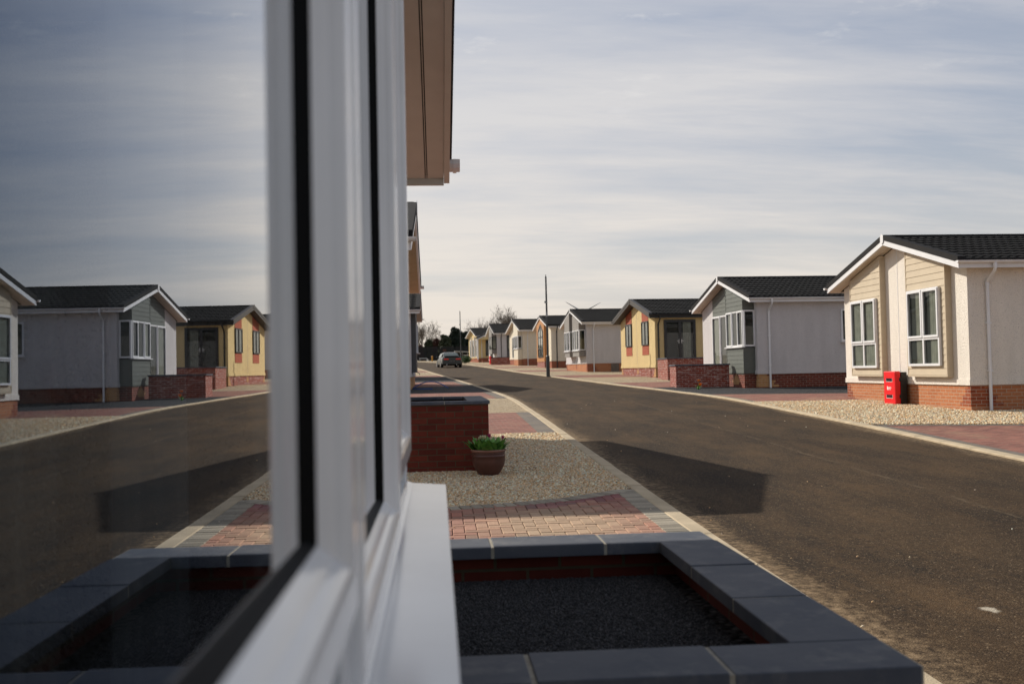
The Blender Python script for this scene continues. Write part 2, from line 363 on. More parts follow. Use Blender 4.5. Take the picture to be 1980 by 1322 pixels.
nb = wnoise(wmap((.8, 3.4, 1), .34), 2.0, 8, .6, .3)
nc = wnoise(wmap((1.6, 2.2, 1), .1, (3.1, 7.7, 0)), 2.6, 8, .62)
nf = wnoise(wmap((2.2, 7.0, 1), .40, (5.1, 2.2, 0)), 2.4, 10, .68, .6)
sh_ = Vector((SUN.x, SUN.y, 0)).normalized()
dp = nd(nt, 'ShaderNodeVectorMath'); dp.operation = 'DOT_PRODUCT'; nt.links.new(tc.outputs['Generated'], dp.inputs[0]); dp.inputs[1].default_value = sh_
cov = math_(nt, 'ADD', math_(nt, 'MULTIPLY', na, .70), math_(nt, 'MULTIPLY', nb, .22))
cov = math_(nt, 'ADD', cov, math_(nt, 'MULTIPLY', nf, .08))
cov = math_(nt, 'ADD', cov, math_(nt, 'MULTIPLY', math_(nt, 'SUBTRACT', dp.outputs['Value'], .58), .20))
veil = ramp(nt, cov, [(.33, (.55,)*3), (.43, (.80,)*3), (.55, (1,)*3)])
hz = ramp(nt, zz, [(0, (1,)*3), (.10, (.82,)*3), (.30, (.15,)*3), (.5, (0,)*3)])      # more veil towards the horizon
mask = math_(nt, 'MAXIMUM', veil, hz)
ccol = ramp(nt, zz, [(0, (.87,.775,.68)), (.10, (.835,.77,.70)), (.22, (.745,.72,.705)), (.36, (.64,.645,.675)), (.52, (.58,.59,.62)), (.75, (.60,.58,.56))])
ccol = mixc(nt, ramp(nt, cov, [(.36, (0,0,0)), (.57, (1,1,1))]), mixc(nt, 1.0, ccol, (.74,.775,.86), 'MULTIPLY'), ccol)
puff = ramp(nt, nc, [(.60, (0,0,0)), (.72, (.8,.8,.8))])
puff = math_(nt, 'MULTIPLY', puff, ramp(nt, zz, [(.20, (0,0,0)), (.34, (1,1,1))]))
ccol = mixc(nt, puff, ccol, (.86,.83,.80))
cs = mixc(nt, 1.0, ccol, (1,1,1), 'MULTIPLY')
vs_ = nd(nt, 'ShaderNodeVectorMath'); vs_.operation = 'SCALE'; nt.links.new(cs, vs_.inputs[0]); vs_.inputs['Scale'].default_value = 10.0
mx = nt.nodes.new('ShaderNodeMix'); mx.data_type = 'RGBA'
nt.links.new(math_(nt, 'MULTIPLY', mask, .93), mx.inputs[0]); nt.links.new(sky.outputs[0], mx.inputs[6]); nt.links.new(vs_.outputs[0], mx.inputs[7])
nt.links.new(mx.outputs[2], bg.inputs[0]); bg.inputs[1].default_value = .10
SC.view_settings.view_transform = 'Standard'; SC.view_settings.look = 'None'; SC.view_settings.exposure = 0; SC.view_settings.gamma = 1
SC.cycles.max_bounces = 8; SC.cycles.transparent_max_bounces = 12

# ------------------------------------------------------------------ kerb lines and ground sheets
def spline(pts, step=.6):
    P = [Vector(p).to_3d() for p in pts]; out = []
    for i in range(len(P)-1):
        p0, p1, p2, p3 = P[max(i-1,0)], P[i], P[i+1], P[min(i+2, len(P)-1)]
        n = max(2, int((p2-p1).length/step))
        for k in range(n):
            t = k/n
            out.append(.5*((2*p1)+(p2-p0)*t+(2*p0-5*p1+4*p2-p3)*t*t+(3*p1-p0-3*p2+p3)*t**3))
    out.append(P[-1]); return out
KL = spline([(2.14,-8),(2.15,4.3),(2.13,8),(2.18,14),(2.26,24.5),(2.16,31.5),(1.27,44.8),(-.05,61.7),(-1.9,85),(-5,108),(-10,122),(-22,130)])
KR = spline([(6.5,-8),(6.9,6),(7.2,11.8),(7.5,16.5),(7.7,20.6),(7.93,27.2),(7.6,32),(7.0,37.9),(6.4,44.8),(5.65,53.5),(4.95,63),(4.05,78.4),(2.5,98.6),(-.4,117),(-5,130),(-22,139)])
def kx(K, y):
    for a, b in zip(K, K[1:]):
        if a.y <= y <= b.y: t = (y-a.y)/max(1e-6, b.y-a.y); return a.x+(b.x-a.x)*t
    return K[0].x if y < K[0].y else K[-1].x
g = MB()
ys = [-400,-30,0,40,80,120,142,160,260,600,1500,4000]; xs = [-3000,-200,-40,-12,0,12,40,200,3000]
for y in ys:
    for x in xs: g.v.append((x, y, gz(y)-.03))
nx = len(xs)
for j in range(len(ys)-1):
    for i in range(nx-1): g.f.append([j*nx+i, j*nx+i+1, (j+1)*nx+i+1, (j+1)*nx+i]); g.mi.append(0); g.fc.append(None)
tag(g.build('ground', M['earth']), kind='structure')
# road
def resample(K, n):
    L = [0]
    for a, b in zip(K, K[1:]): L.append(L[-1]+(b-a).length)
    out = []; j = 0
    for i in range(n):
        d = L[-1]*i/(n-1)
        while j < len(L)-2 and L[j+1] < d: j += 1
        out.append(K[j].lerp(K[j+1], (d-L[j])/max(1e-9, L[j+1]-L[j])))
    return out
N_ = 260; a_ = resample(KL, N_); b_ = resample(KR, N_); NC = 22
rd = MB(); edge = []
for p, q in zip(a_, b_):
    for k in range(NC+1):
        t = k/NC; r = p.lerp(q, t); wd = (q-p).length
        rd.v.append((r.x, r.y, gz(r.y)-.012+.03*math.sin(PI*t)*.5)); edge.append(min(t, 1-t)*wd)
for j in range(N_-1):
    for k in range(NC): i = j*(NC+1)+k; rd.f.append([i, i+1, i+NC+2, i+NC+1]); rd.mi.append(0); rd.fc.append(None)
ro = rd.build('road', M['road'], smooth=True)
at = ro.data.attributes.new('edge', 'FLOAT', 'POINT'); at.data.foreach_set('value', edge); tag(ro, kind='structure')
# kerbs: flush concrete edging in separate lengths
def kerb(K, side, label):
    m = MB(); P = resample(K, int(sum((b-a).length for a, b in zip(K, K[1:]))/.915))
    for i, (a, b) in enumerate(zip(P, P[1:])):
        t = (b-a).normalized(); n = Vector((t.y, -t.x, 0))*(-1 if side < 0 else 1); a2 = a+t*.004; b2 = b-t*.004
        dz = random.uniform(-.003, .003)
        q = []
        for dx, z in ((-.005, -.10), (-.005, .012+dz), (.006, .022+dz), (.14, .024+dz), (.15, .016+dz), (.15, -.1)):
            q.append((dx, z))
        vs = [(*(c+n*dx).xy, gz(c.y)+z) for c in (a2, b2) for dx, z in q]; k = len(q)
        m.add(vs, [list(range(k))[::-1], list(range(k, 2*k))]+[(j, j+1, k+j+1, k+j) for j in range(k-1)])
    return tag(m.build('kerb', M['kerb']), kind='structure')
kerb(KL, -1, ''); kerb(KR, 1, '')

# verge strips between boundary polylines (kerb side first); every strip is one sheet
def sheet(name, mat, lo, hi, lift, kind):
    """lo, hi: functions X -> Y; xs: list of X; K gives the kerb-side end"""
    m = MB(); n = len(lo)
    for P in (lo, hi): pass
    rows = 6
    for j in range(rows+1):
        t = j/rows
        for p, q in zip(lo, hi):
            x = p[0]+(q[0]-p[0])*t; y = p[1]+(q[1]-p[1])*t; m.v.append((x, y, gz(y)+lift))
    for j in range(rows):
        for i in range(n-1): m.f.append([j*n+i, j*n+i+1, (j+1)*n+i+1, (j+1)*n+i]); m.mi.append(0); m.fc.append(None)
    o = m.build(name, mat); tag(o, kind=kind); return o
def left_strip(name, mat, y0, y1, lift=.0, kind='structure', drift=.0):
    def ln(y):
        k = kx(KL, y)-.14; return [(k, y)]+[(x, y-drift*(k-x)) for x in (k-.8, k-1.6, k-2.6, k-4, k-8, k-16)]
    return sheet(name, mat, ln(y0), ln(y1), lift, kind)
def right_strip(name, mat, y0, y1, lift=.0, kind='structure', d0=-.28, d1=-.28):
    def ln(y, d):
        k = kx(KR, y)+.14; return [(k, y)]+[(k+x, y+d*x) for x in (1, 2, 3, 4.5, 8, 14, 24)]
    return sheet(name, mat, ln(y0, d0), ln(y1, d1), lift, kind)
GB = []
def gravel(o, label): tag(o, label, 'gravel')
gravel(left_strip('gravel_bed', M['gravel_cream'], 10.4, 17.35, -.006, 'stuff', .42), 'cream gravel bed around the terracotta pot and brick planter')
left_strip('driveway', M['paver_red'], 17.35, 23.2, .004)
gravel(left_strip('gravel_bed', M['gravel_cream'], 23.2, 30.0, .004, 'stuff'), 'cream gravel strip between the second and third red driveways')
left_strip('driveway', M['paver_red'], 30.0, 34.5, .004)
gravel(left_strip('gravel_bed', M['gravel_dark'], 34.5, 40.6, .004, 'stuff'), 'dark gravel bed with the blue hose on it')
left_strip('driveway', M['paver_red'], 40.6, 46.2, .004)
gravel(left_strip('gravel_bed', M['gravel_dark'], 46.2, 54.5, .004, 'stuff'), 'dark gravel bed farther up the left verge')
left_strip('driveway', M['paver_red'], 54.5, 58.0, .004)
gravel(left_strip('gravel_bed', M['gravel_cream'], 58.0, 67.0, .004, 'stuff'), 'cream gravel bed with the thin black hose on it')
left_strip('driveway', M['paver_red'], 67.0, 71.0, .004)
gravel(left_strip('gravel_bed', M['gravel_cream'], 71.0, 108.0, .004, 'stuff'), 'far cream gravel where the left kerb bends away')
right_strip('driveway', M['paver_red'], 3.0, 17.45, .004, d0=0)
gravel(right_strip('gravel_bed', M['gravel_cream'], 17.45, 25.1, .004, 'stuff', d1=-.1), 'cream gravel in front of the beige-bayed home')
right_strip('driveway', M['paver_red'], 25.1, 29.6, .004, d0=-.1)
gravel(right_strip('gravel_bed', M['gravel_dark'], 29.6, 35.2, .004, 'stuff', d1=.15), 'dark gravel in front of the green-boarded home')
right_strip('driveway', M['paver_red'], 35.2, 40.6, .004, d0=.15, d1=0)
gravel(right_strip('gravel_bed', M['gravel_cream'], 40.6, 48.8, .004, 'stuff', d0=0, d1=-.25), 'cream gravel in front of the yellow home with brown trim')
right_strip('driveway', M['paver_red'], 48.8, 53.2, .004, d0=-.25, d1=-.15)
gravel(right_strip('gravel_bed', M['gravel_cream'], 53.2, 62.6, .004, 'stuff', d0=-.15, d1=0), 'cream gravel in front of the taupe double-bayed home')
right_strip('driveway', M['paver_red'], 62.6, 66.5, .004, d0=0, d1=0)
gravel(right_strip('gravel_bed', M['gravel_cream'], 66.5, 76.0, .004, 'stuff', d0=0, d1=0), 'cream gravel in front of the orange timber gable')
right_strip('driveway', M['paver_red'], 76.0, 80.5, .004, d0=0, d1=0)
gravel(right_strip('gravel_bed', M['gravel_cream'], 80.5, 89.0, .004, 'stuff', d0=0, d1=0), 'cream gravel in front of the ivory home')
right_strip('driveway', M['paver_red'], 89.0, 92.5, .004, d0=0, d1=0)
gravel(right_strip('gravel_bed', M['gravel_cream'], 92.5, 117.0, .004, 'stuff', d0=0, d1=0), 'cream gravel at the far end of the right verge')

def kerb_course(K, side, y0, y1, wd, lift):
    m = MB(); n = max(2, int((y1-y0)/.8)); pts = []
    for k in range(n+1):
        y = y0+(y1-y0)*k/n; x = kx(K, y)+side*.145; m.v += [(x, y, gz(y)+lift), (x+side*wd, y, gz(y)+lift)]
    for k in range(n): m.f.append([2*k, 2*k+1, 2*k+3, 2*k+2]); m.mi.append(0); m.fc.append(None)
    tag(m.build('paving_border', M['paver_grey']), kind='structure')
for (a, b) in ((17.4, 23.2), (30, 34.5), (40.6, 46.2)): kerb_course(KL, -1, a, b, .32, .009)
for (a, b) in ((4, 17.45), (25.2, 29.6), (35.2, 40.6), (48.8, 53.2)): kerb_course(KR, 1, a, b, .22, .009)
m = MB()
for k in range(12):
    x0, x1 = 7.72+k*1.2, 7.72+(k+1)*1.2; y0, y1 = 17.42-.28*(x0-7.72), 17.42-.28*(x1-7.72)
    m.add([(x0, y0-.22, gz(y0-.22)+.009), (x1, y1-.22, gz(y1-.22)+.009), (x1, y1, gz(y1)+.009), (x0, y0, gz(y0)+.009)], [(0,1,2,3)])
tag(m.build('paving_border', M['paver_grey']), kind='structure')
# ---- near driveway: real blocks, herringbone, grey border courses
EDGE = [(-2.5, 9.15), (.09, 9.44), (.73, 9.58), (1.20, 9.78), (1.74, 10.16), (2.05, 10.42)]
def edge_y(x):
    for (x0, y0), (x1, y1) in zip(EDGE, EDGE[1:]):
        if x0 <= x <= x1: return y0+(y1-y0)*(x-x0)/(x1-x0)
    return EDGE[-1][1] if x > 2 else EDGE[0][1]
sb = MB()
for i in range(29):
    x0 = -2.6+i*.16; x1 = x0+.16
    sb.add([(x0, -3, gz(-3)-.004), (x1, -3, gz(-3)-.004), (x1, edge_y(x1), gz(edge_y(x1))-.004), (x0, edge_y(x0), gz(edge_y(x0))-.004)], [(0,1,2,3)])
tag(sb.build('paving_bed', M['jointsand']), kind='structure')
pv = MB()
def block(m, cx, cy, L, W, ang, col, h=.018):
    c, s = math.cos(ang), math.sin(ang); b = .006; vs = []
    z0 = gz(cy)+random.uniform(-.0015, .0015); tx, ty = random.uniform(-.006,.006), random.uniform(-.006,.006)
    for dl, dz in ((0, -.01), (0, h-.007), (b, h)):
        for sx_, sy_ in ((-1,-1),(1,-1),(1,1),(-1,1)):
            u = sx_*(L/2-.002-dl); v = sy_*(W/2-.002-dl); vs.append((cx+u*c-v*s, cy+u*s+v*c, z0+dz+tx*u+ty*v+S*(u*s+v*c)))
    m.col = col
    m.add(vs, [(8,9,10,11)]+[(i, (i+1) % 4, 4+(i+1) % 4, 4+i) for i in range(4)]+[(4+i, 4+(i+1) % 4, 8+(i+1) % 4, 8+i) for i in range(4)])
def bcol(x, y):
    r = random.random(); base = np.array((.34,.135,.11)) if r < .6 else (np.array((.27,.10,.088)) if r < .85 else np.array((.24,.12,.10)))
    if r > .94: base = np.array((.38,.13,.10))
    sand = math.exp(-(((x-1.0)/.75)**2+((y-8.4)/.9)**2))*.85+.12*random.random()
    sand = min(.72, sand); base = base*(1-sand)+np.array((.52,.40,.26))*sand
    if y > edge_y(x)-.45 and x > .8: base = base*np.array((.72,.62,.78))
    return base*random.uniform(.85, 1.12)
A = 0.0
for i in range(-40, 60):
    for j in range(-30, 60):
        # 90 degree herringbone on a 0.1 m lattice
        for (ox, oy, ang) in ((.1, .05, 0), (.05, .2, PI/2)) :
            # tile vectors (0.2,-0.2)... lattice: (.1,.1) and (.4,0)->use pattern period
            x = -1.5+i*.1+j*.2+ox; y = 5.2+i*.1-j*.2+oy
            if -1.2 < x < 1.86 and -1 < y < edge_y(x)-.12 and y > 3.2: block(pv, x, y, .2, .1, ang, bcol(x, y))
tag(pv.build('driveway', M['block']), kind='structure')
bd = MB()
def gcol(): return np.array((.34,.30,.235))*random.uniform(.75, 1.2)
y = -1.0
while y < 10.35:      # three soldier courses beside the kerb
    for x in (1.875,):
        xx = kx(KL, y)-.14-.105
        if y < edge_y(xx)-.05: block(bd, xx, y, .2, .1, 0, gcol(), .021)
    y += .1
t = 0
P = resample([Vector((x, y, 0)) for x, y in EDGE], 46)
for a, b in zip(P, P[1:]):
    d = (b-a).normalized(); n = Vector((d.y, -d.x, 0)); c = (a+b)/2+n*.09
    if c.x < 1.86: block(bd, c.x, c.y, .2, .1, math.atan2(d.y, d.x)+PI/2, gcol(), .0225)
tag(bd.build('paving_border', M['block']), kind='structure')

# ---- loose stones
def stones(name, mat, pts, size, pal, label, flat=.7):
    n = len(pts)
    base = np.array([(-1,-1,-1),(1,-1,-1),(1,1,-1),(-1,1,-1),(-1,-1,1),(1,-1,1),(1,1,1),(-1,1,1)], float)*.42
    V = base[None]*np.ones((n,1,1)); V = V+rng.uniform(-.2, .2, V.shape)
    V *= (size*rng.uniform(.55, 1.25, (n,1)))[:, :, None]*np.stack([rng.uniform(.8,1.35,n), rng.uniform(.7,1.1,n), rng.uniform(.5,.9,n)], 1)[:, None, :]
    a, b = rng.uniform(0, 2*PI, n), rng.uniform(-.5, .5, n)
    ca, sa, cb, sb_ = np.cos(a), np.sin(a), np.cos(b), np.sin(b)
    x, y, z = V[..., 0], V[..., 1], V[..., 2]
    x, z = x*cb[:, None]-z*sb_[:, None], x*sb_[:, None]+z*cb[:, None]
    x, y = x*ca[:, None]-y*sa[:, None], x*sa[:, None]+y*ca[:, None]
    V = np.stack([x, y, z], -1)+np.asarray(pts)[:, None, :]
    fc = np.array([(0,3,2,1),(4,5,6,7),(0,1,5,4),(1,2,6,5),(2,3,7,6),(3,0,4,7)])
    Fi = (fc[None]+8*np.arange(n)[:, None, None]).reshape(-1)
    me = bpy.data.meshes.new(name); me.vertices.add(8*n); me.vertices.foreach_set('co', V.reshape(-1).astype('f4'))
    me.loops.add(24*n); me.loops.foreach_set('vertex_index', Fi.astype('i4')); me.polygons.add(6*n)
    me.polygons.foreach_set('loop_start', np.arange(0, 24*n, 4).astype('i4')); me.update(calc_edges=True)
    pal = np.array(pal); col = pal[rng.integers(0, len(pal), n)]*rng.uniform(.75, 1.15, (n,1))
    cc = np.ones((n, 8, 4)); cc[..., :3] = col[:, None, :]
    at = me.color_attributes.new('Col', 'FLOAT_COLOR', 'POINT'); at.data.foreach_set('color', cc.reshape(-1).astype('f4'))
    me.materials.append(mat); me.validate()
    o = bpy.data.objects.new(name, me); COL.objects.link(o); return tag(o, label, 'gravel', kind='stuff')
CREAM = [tuple(min(.90, v*1.42*k) for v, k in zip(c, (1.03, .96, .905))) for c in [(.58,.45,.29),(.66,.55,.40),(.48,.35,.21),(.74,.67,.56),(.60,.45,.26),(.52,.45,.37),(.38,.28,.18),(.68,.56,.42),(.56,.38,.20),(.72,.64,.50)]]
DARK = [tuple(v*1.5 for v in c) for c in [(.04,.041,.045),(.06,.06,.064),(.09,.088,.092),(.05,.05,.054),(.03,.03,.032),(.085,.083,.082)]]
n = 98000; X = rng.uniform(-1.1, 2.14, n); Y = 9.2+(rng.random(n)**1.15)*8.2
ok = np.array([(y > edge_y(x)+.005) and (x < kx(KL, y)-.15) and not (12.3 < y < 14.75 and x < .57) for x, y in zip(X, Y)])
X, Y = X[ok], Y[ok]; sz = np.where(Y < 12.5, .0172, .023)
stones('loose_gravel', M['stone'], np.stack([X, Y, S*Y+.004+rng.uniform(0, .010, len(X))], 1), sz[:, None], CREAM, 'loose cream stones around the terracotta pot')
n = 60000; X = rng.uniform(7.4, 13.5, n); Y = 15.2+(rng.random(n)**1.1)*10.2
kxv = np.array([kx(KR, y) for y in Y]); e0 = 17.45-.28*(X-kxv-.14); e1 = 25.1-.1*(X-kxv)
ok = (X > kxv+.16) & (Y > e0-.02) & (Y < e1)
ok &= ~((X > 11.2) & (Y > 20.15))
X, Y = X[ok], Y[ok]
stones('loose_gravel', M['stone'], np.stack([X, Y, S*Y+.012+rng.uniform(0, .012, len(X))], 1), .024, CREAM, 'loose cream stones beside the red cabinet')
# a few strays on the paving and the road
n = 150; X = rng.uniform(-.2, 6.8, n); Y = 3.5+rng.random(n)**1.6*24
ok = np.array([kx(KR, y) > x+.1 for x, y in zip(X, Y)]) & ~((X < 1.1) & (Y < 3.7)); X, Y = X[ok], Y[ok]
ok = (X < 2.0) | (rng.random(len(X)) < .55); X, Y = X[ok], Y[ok]; ok = (Y < 9.2) | (X > 2.35); X, Y = X[ok], Y[ok]
zz_ = np.where(X < 2.14, .024, .008); stones('stray_gravel', M['stone'], np.stack([X, Y, S*Y+zz_], 1), .013, CREAM, 'stray pebbles scattered over the paving and the road')

# ------------------------------------------------------------------ park homes
def clip_band(poly, z0, z1):
    def cut(P, f):
        out = []
        for i in range(len(P)):
            a, b = P[i], P[(i+1) % len(P)]; fa, fb = f(a), f(b)
            if fa >= 0: out.append(a)
            if (fa >= 0) != (fb >= 0): t = fa/(fa-fb); out.append((a[0]+(b[0]-a[0])*t, a[1]+(b[1]-a[1])*t))
        return out
    P = cut(poly, lambda p: p[1]-z0); return cut(P, lambda p: z1-p[1]) if len(P) > 2 else []
class Frame:
    """plane of a house face: 'front' (normal -x), 'side' (normal -y, near side), u along the face, n outward"""
    def __init__(s, kind, off=0.): s.k = kind; s.o = off
    def __call__(s, u, z, n):
        n += s.o
        if s.k == 'front': return (-n, u, z)
        if s.k == 'side': return (u, -n, z)
def fbox(m, fr, u0, u1, z0, z1, n0, n1): m.prism([(u0,z0),(u1,z0),(u1,z1),(u0,z1)], fr, n0, n1)
def boards(m, fr, poly, pitch=.15, n0=0., t=.018):
    zs = [p[1] for p in poly]; z = min(zs)
    while z < max(zs)-.005:
        P = clip_band(poly, z+.004, z+pitch-.004)
        if len(P) > 2:
            zb, zt = z+.004, z+pitch-.004
            vs = [fr(u, q, n0) for u, q in P]+[fr(u, q, n0+t-.010*(q-zb)/(zt-zb)) for u, q in P]; k = len(P)
            m.add(vs, [list(range(k)), list(range(k, 2*k))[::-1]]+[(i, (i+1) % k, k+(i+1) % k, k+i) for i in range(k)])
        z += pitch
def window(root, fr, u0, u1, z0, z1, mul=(), trans=(), mat='white', curtain=None, sill=True, small=False, fw=.055, extra=None, name='window'):
    """frame mesh is the part; pane, dark backing, curtain and sill its sub-parts"""
    m = MB(); dp = .055
    fbox(m, fr, u0, u0+fw, z0, z1, 0, dp); fbox(m, fr, u1-fw, u1, z0, z1, 0, dp)
    fbox(m, fr, u0+fw, u1-fw, z0, z0+fw, 0, dp); fbox(m, fr, u0+fw, u1-fw, z1-fw, z1, 0, dp)
    for q in mul: fbox(m, fr, q-fw*.55, q+fw*.55, z0+fw, z1-fw, 0, dp-.003)
    for q in trans: fbox(m, fr, u0+fw, u1-fw, q-fw*.55, q+fw*.55, 0, dp-.006)
    # opening sashes stand a little prouder
    us = [u0]+list(mul)+[u1]; zs = [z0]+list(trans)+[z1]
    if not small:
        for i in range(len(us)-1):
            for j in range(len(zs)-1):
                if extra and (i, j) in extra:
                    a, b, c, d = us[i]+.02, us[i+1]-.02, zs[j]+.02, zs[j+1]-.02; q = .05
                    fbox(m, fr, a, a+q, c, d, dp-.01, dp+.018); fbox(m, fr, b-q, b, c, d, dp-.01, dp+.018)
                    fbox(m, fr, a+q, b-q, c, c+q, dp-.01, dp+.018); fbox(m, fr, a+q, b-q, d-q, d, dp-.01, dp+.018)
    o = m.build(name, M[mat], root)
    p = MB(); p.add([fr(u0+fw*.6, z0+fw*.6, .034), fr(u1-fw*.6, z0+fw*.6, .034), fr(u1-fw*.6, z1-fw*.6, .034), fr(u0+fw*.6, z1-fw*.6, .034)], [(0,1,2,3)])
    p.build('pane', M['glass_far'], o)
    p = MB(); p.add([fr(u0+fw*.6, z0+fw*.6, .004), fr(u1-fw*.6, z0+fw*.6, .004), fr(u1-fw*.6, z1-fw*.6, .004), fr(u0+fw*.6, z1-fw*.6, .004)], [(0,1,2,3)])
    p.build('unlit_backing', M['recess'], o)  # flat dark sheet, its colour stands in for the unlit room behind
    if curtain:
        for (ca, cb) in curtain:
            p = MB(); n = 14; a = u0+(u1-u0)*ca; b = u0+(u1-u0)*cb
            for k in range(n+1):
                u = a+(b-a)*k/n; d = .013+.006*math.sin(k*1.9); p.v += [fr(u, z0+fw, d), fr(u, z1-fw, d)]
            for k in range(n): p.f.append([2*k, 2*k+2, 2*k+3, 2*k+1]); p.mi.append(0); p.fc.append(None)
            p.build('curtain', M['curtain'], o, smooth=True)
    if sill:
        p = MB(); fbox(p, fr, u0-.05, u1+.05, z0-.035, z0-.003, 0, dp+.07); p.build('sill', M[mat], o, bevel=.004)
    return o
_tile_cache = {}
def tile_sheet(L, slope_len, key):
    if key in _tile_cache: return _tile_cache[key]
    course = .36; wave = .19; per = 6; nc = int(math.ceil(slope_len/course)); nt_ = int(L/wave*per)
    vs = []; fs = []
    def prof(t): return .020*(.5+.5*math.cos(2*PI*t/wave))**1.5
    for i in range(nc):
        s0, s1 = i*course, min((i+1)*course, slope_len)
        for s_, lift in ((s0, .0), (s1, .036)):
            for k in range(nt_+1):
                t = L*k/nt_; pr = prof(t); vs.append((t, s_+(.030*pr/.020 if lift else 0), lift+pr+.004))
        for k in range(nt_+1):      # riser back down to the course below
            t = L*k/nt_; pr = prof(t); vs.append((t, s1+.030*pr/.020-.002, 0.0))
    w_ = nt_+1
    for i in range(nc*3-1):
        if i % 3 == 2: continue
        for k in range(nt_): fs.append([i*w_+k, i*w_+k+1, (i+1)*w_+k+1, (i+1)*w_+k])
    _tile_cache[key] = (vs, fs); return vs, fs
def house(name, label, p, deg, ze, za, wall='white_render', plinth='brick_orange', barge='white', soffit='soffit', gutter='white', pipe='white',
          L=11.5, W=6.1, ovf=.35, ov=.30, hp=.48, pipe_x=.4, flip=False, tiles=True, joint=True, bell=True, wall_front=None, stub=True, soffit_lines=False, roof_x0=0):
    rz = -math.radians(deg)+(PI if flip else 0)
    root = thing('park_home', label, 'park home', p, rz, 'park homes along the road')
    half = W/2; p_ = (za-ze)/(half+ov); tu = lambda y: ze+p_*(min(y, W-y)+ov)     # underside of the roof
    root_info = dict(root=root, tu=tu, W=W, hp=hp, half=half, p=p_, ze=ze, za=za, ov=ov, ovf=ovf)
    m = MB(); m.box(0, L, 0, W, -.5, hp); m.build('plinth', M[plinth], root)
    m = MB(); e = .014
    m.prism([(-e, hp), (W+e, hp), (W+e, tu(0)-.012), (half, za-.012), (-e, tu(0)-.012)], lambda u, z, d: (d, u, z), -e, L+e)
    if bell:
        m.prism([(-.035, hp-.012), (W+.035, hp-.012), (W+.035, hp+.11), (-.035, hp+.11)], lambda u, z, d: (d, u, z), -.036, L+.035)
    m.build('wall', M[wall], root)
    if joint:
        m = MB(); m.box(-e-.006, 0, half-.008, half+.008, hp+.11, za-.03); m.build('movement_joint', M[barge if barge == 'white' else 'soffit'], root)
    # roof slab + tiles
    x0, x1 = -ovf+.03, L+.25; up_ = .17
    m = MB()
    m.prism([(-ov+.02, ze+.03), (half, za+.03), (W+ov-.02, ze+.03), (W+ov-.02, ze+up_), (half, za+up_), (-ov+.02, ze+up_)], lambda u, z, d: (d, u, z), x0, x1)
    roof = m.build('roof', M['verge'], root)
    sl = math.hypot(half+ov, za-ze); ang = math.atan2(za-ze, half+ov)
    vs, fs = tile_sheet(x1-x0-.1, sl, (round(x1-x0, 2), round(sl, 2)))
    for sgn in (1, -1):
        m = MB()
        for t, s_, h in vs:
            y = half-(s_*math.cos(ang)-h*math.sin(ang)); z = za+up_+.004-s_*math.sin(ang)+h*math.cos(ang)
            if sgn < 0: y = W-y
            m.v.append((x0+.1+t, y, z))
        for f in fs: m.f.append(f if sgn > 0 else f[::-1]); m.mi.append(0); m.fc.append(None)
        m.build('roof_tiles', M['tile'], roof, recalc=False)
    m = MB(); m.tube([(x0-.01, half, za+up_-.005), (x1, half, za+up_-.005)], .085, 10); m.build('ridge_cap', M['verge'], roof)
    # verge trim and bargeboards
    for sgn in (1, -1):
        Y = (lambda y: y) if sgn > 0 else (lambda y: W-y)
        to = lambda u, z, d: (d, Y(u), z)
        m = MB(); m.prism([(-ov-.02, ze+.125), (half, za+.125), (half, za+up_+.075), (-ov-.02, ze+up_+.075)], to, -ovf-.025, -ovf+.14); m.build('verge', M['verge'] if barge == 'white' else M['brown_trim'], root)
        m = MB(); m.prism([(-ov-.02, ze), (half, za), (half, za+.122), (-ov-.02, ze+.122)], to, -ovf-.012, -ovf+.022); m.build('bargeboard', M[barge], root)
        m = MB()
        if soffit_lines:
            k = 16
            for i in range(k):
                a, b = -ov+(half+ov)*i/k+.006, -ov+(half+ov)*(i+1)/k-.006
                m.prism([(a, tu(a)+.008), (b, tu(b)+.008), (b, tu(b)+.022), (a, tu(a)+.022)], to, -ovf+.024, -e)
            m.prism([(-ov, ze+.023), (half, za+.023), (half, za+.028), (-ov, ze+.028)], to, -ovf+.026, -e)
        else:
            nb = 3
            for i in range(nb):
                a, b = -ovf+.024+(ovf-.024-e)*i/nb, -ovf+.024+(ovf-.024-e)*(i+1)/nb-.006
                m.prism([(-ov, ze+.008), (half, za+.008), (half, za+.024), (-ov, ze+.024)], to, a, b)
            m.prism([(-ov, ze+.025), (half, za+.025), (half, za+.028), (-ov, ze+.028)], to, -ovf+.026, -e)
        m.build('soffit', M[soffit], root)
        # eaves: fascia, flat soffit, gutter
        m = MB(); m.box(-ovf+.02, L+.2, Y(-ov-.018), Y(-ov), ze+.004, ze+.15); m.build('fascia', M[barge if barge != 'brown_trim' else 'black_upvc'], root)
        m = MB(); m.box(-e, L, Y(-ov+.001), Y(-e), ze+.01, ze+.024); m.build('eaves_soffit', M[soffit], root)
        m = MB(); n = 8
        R0, zc, yc = .056, ze+.150, -ov-.018-.058
        pr = [(yc+R0*math.cos(PI+PI*k/n), zc+R0*math.sin(PI+PI*k/n)) for k in range(n+1)]+[(yc+(R0-.006)*math.cos(PI+PI*k/n), zc+(R0-.006)*math.sin(PI+PI*k/n)) for k in range(n, -1, -1)]
        m.prism(pr, to, -ovf-.07, L+.2)
        m.prism([(yc+R0*math.cos(PI+PI*k/n), zc+R0*math.sin(PI+PI*k/n)) for k in range(n+1)], to, -ovf-.074, -ovf-.066)
        for gx in np.arange(.6, L, 2.2): m.prism([(yc+(R0+.006)*math.cos(PI+PI*k/n), zc+(R0+.006)*math.sin(PI+PI*k/n)) for k in range(n+1)], to, gx, gx+.06)
        m.build('gutter', M[gutter], root)
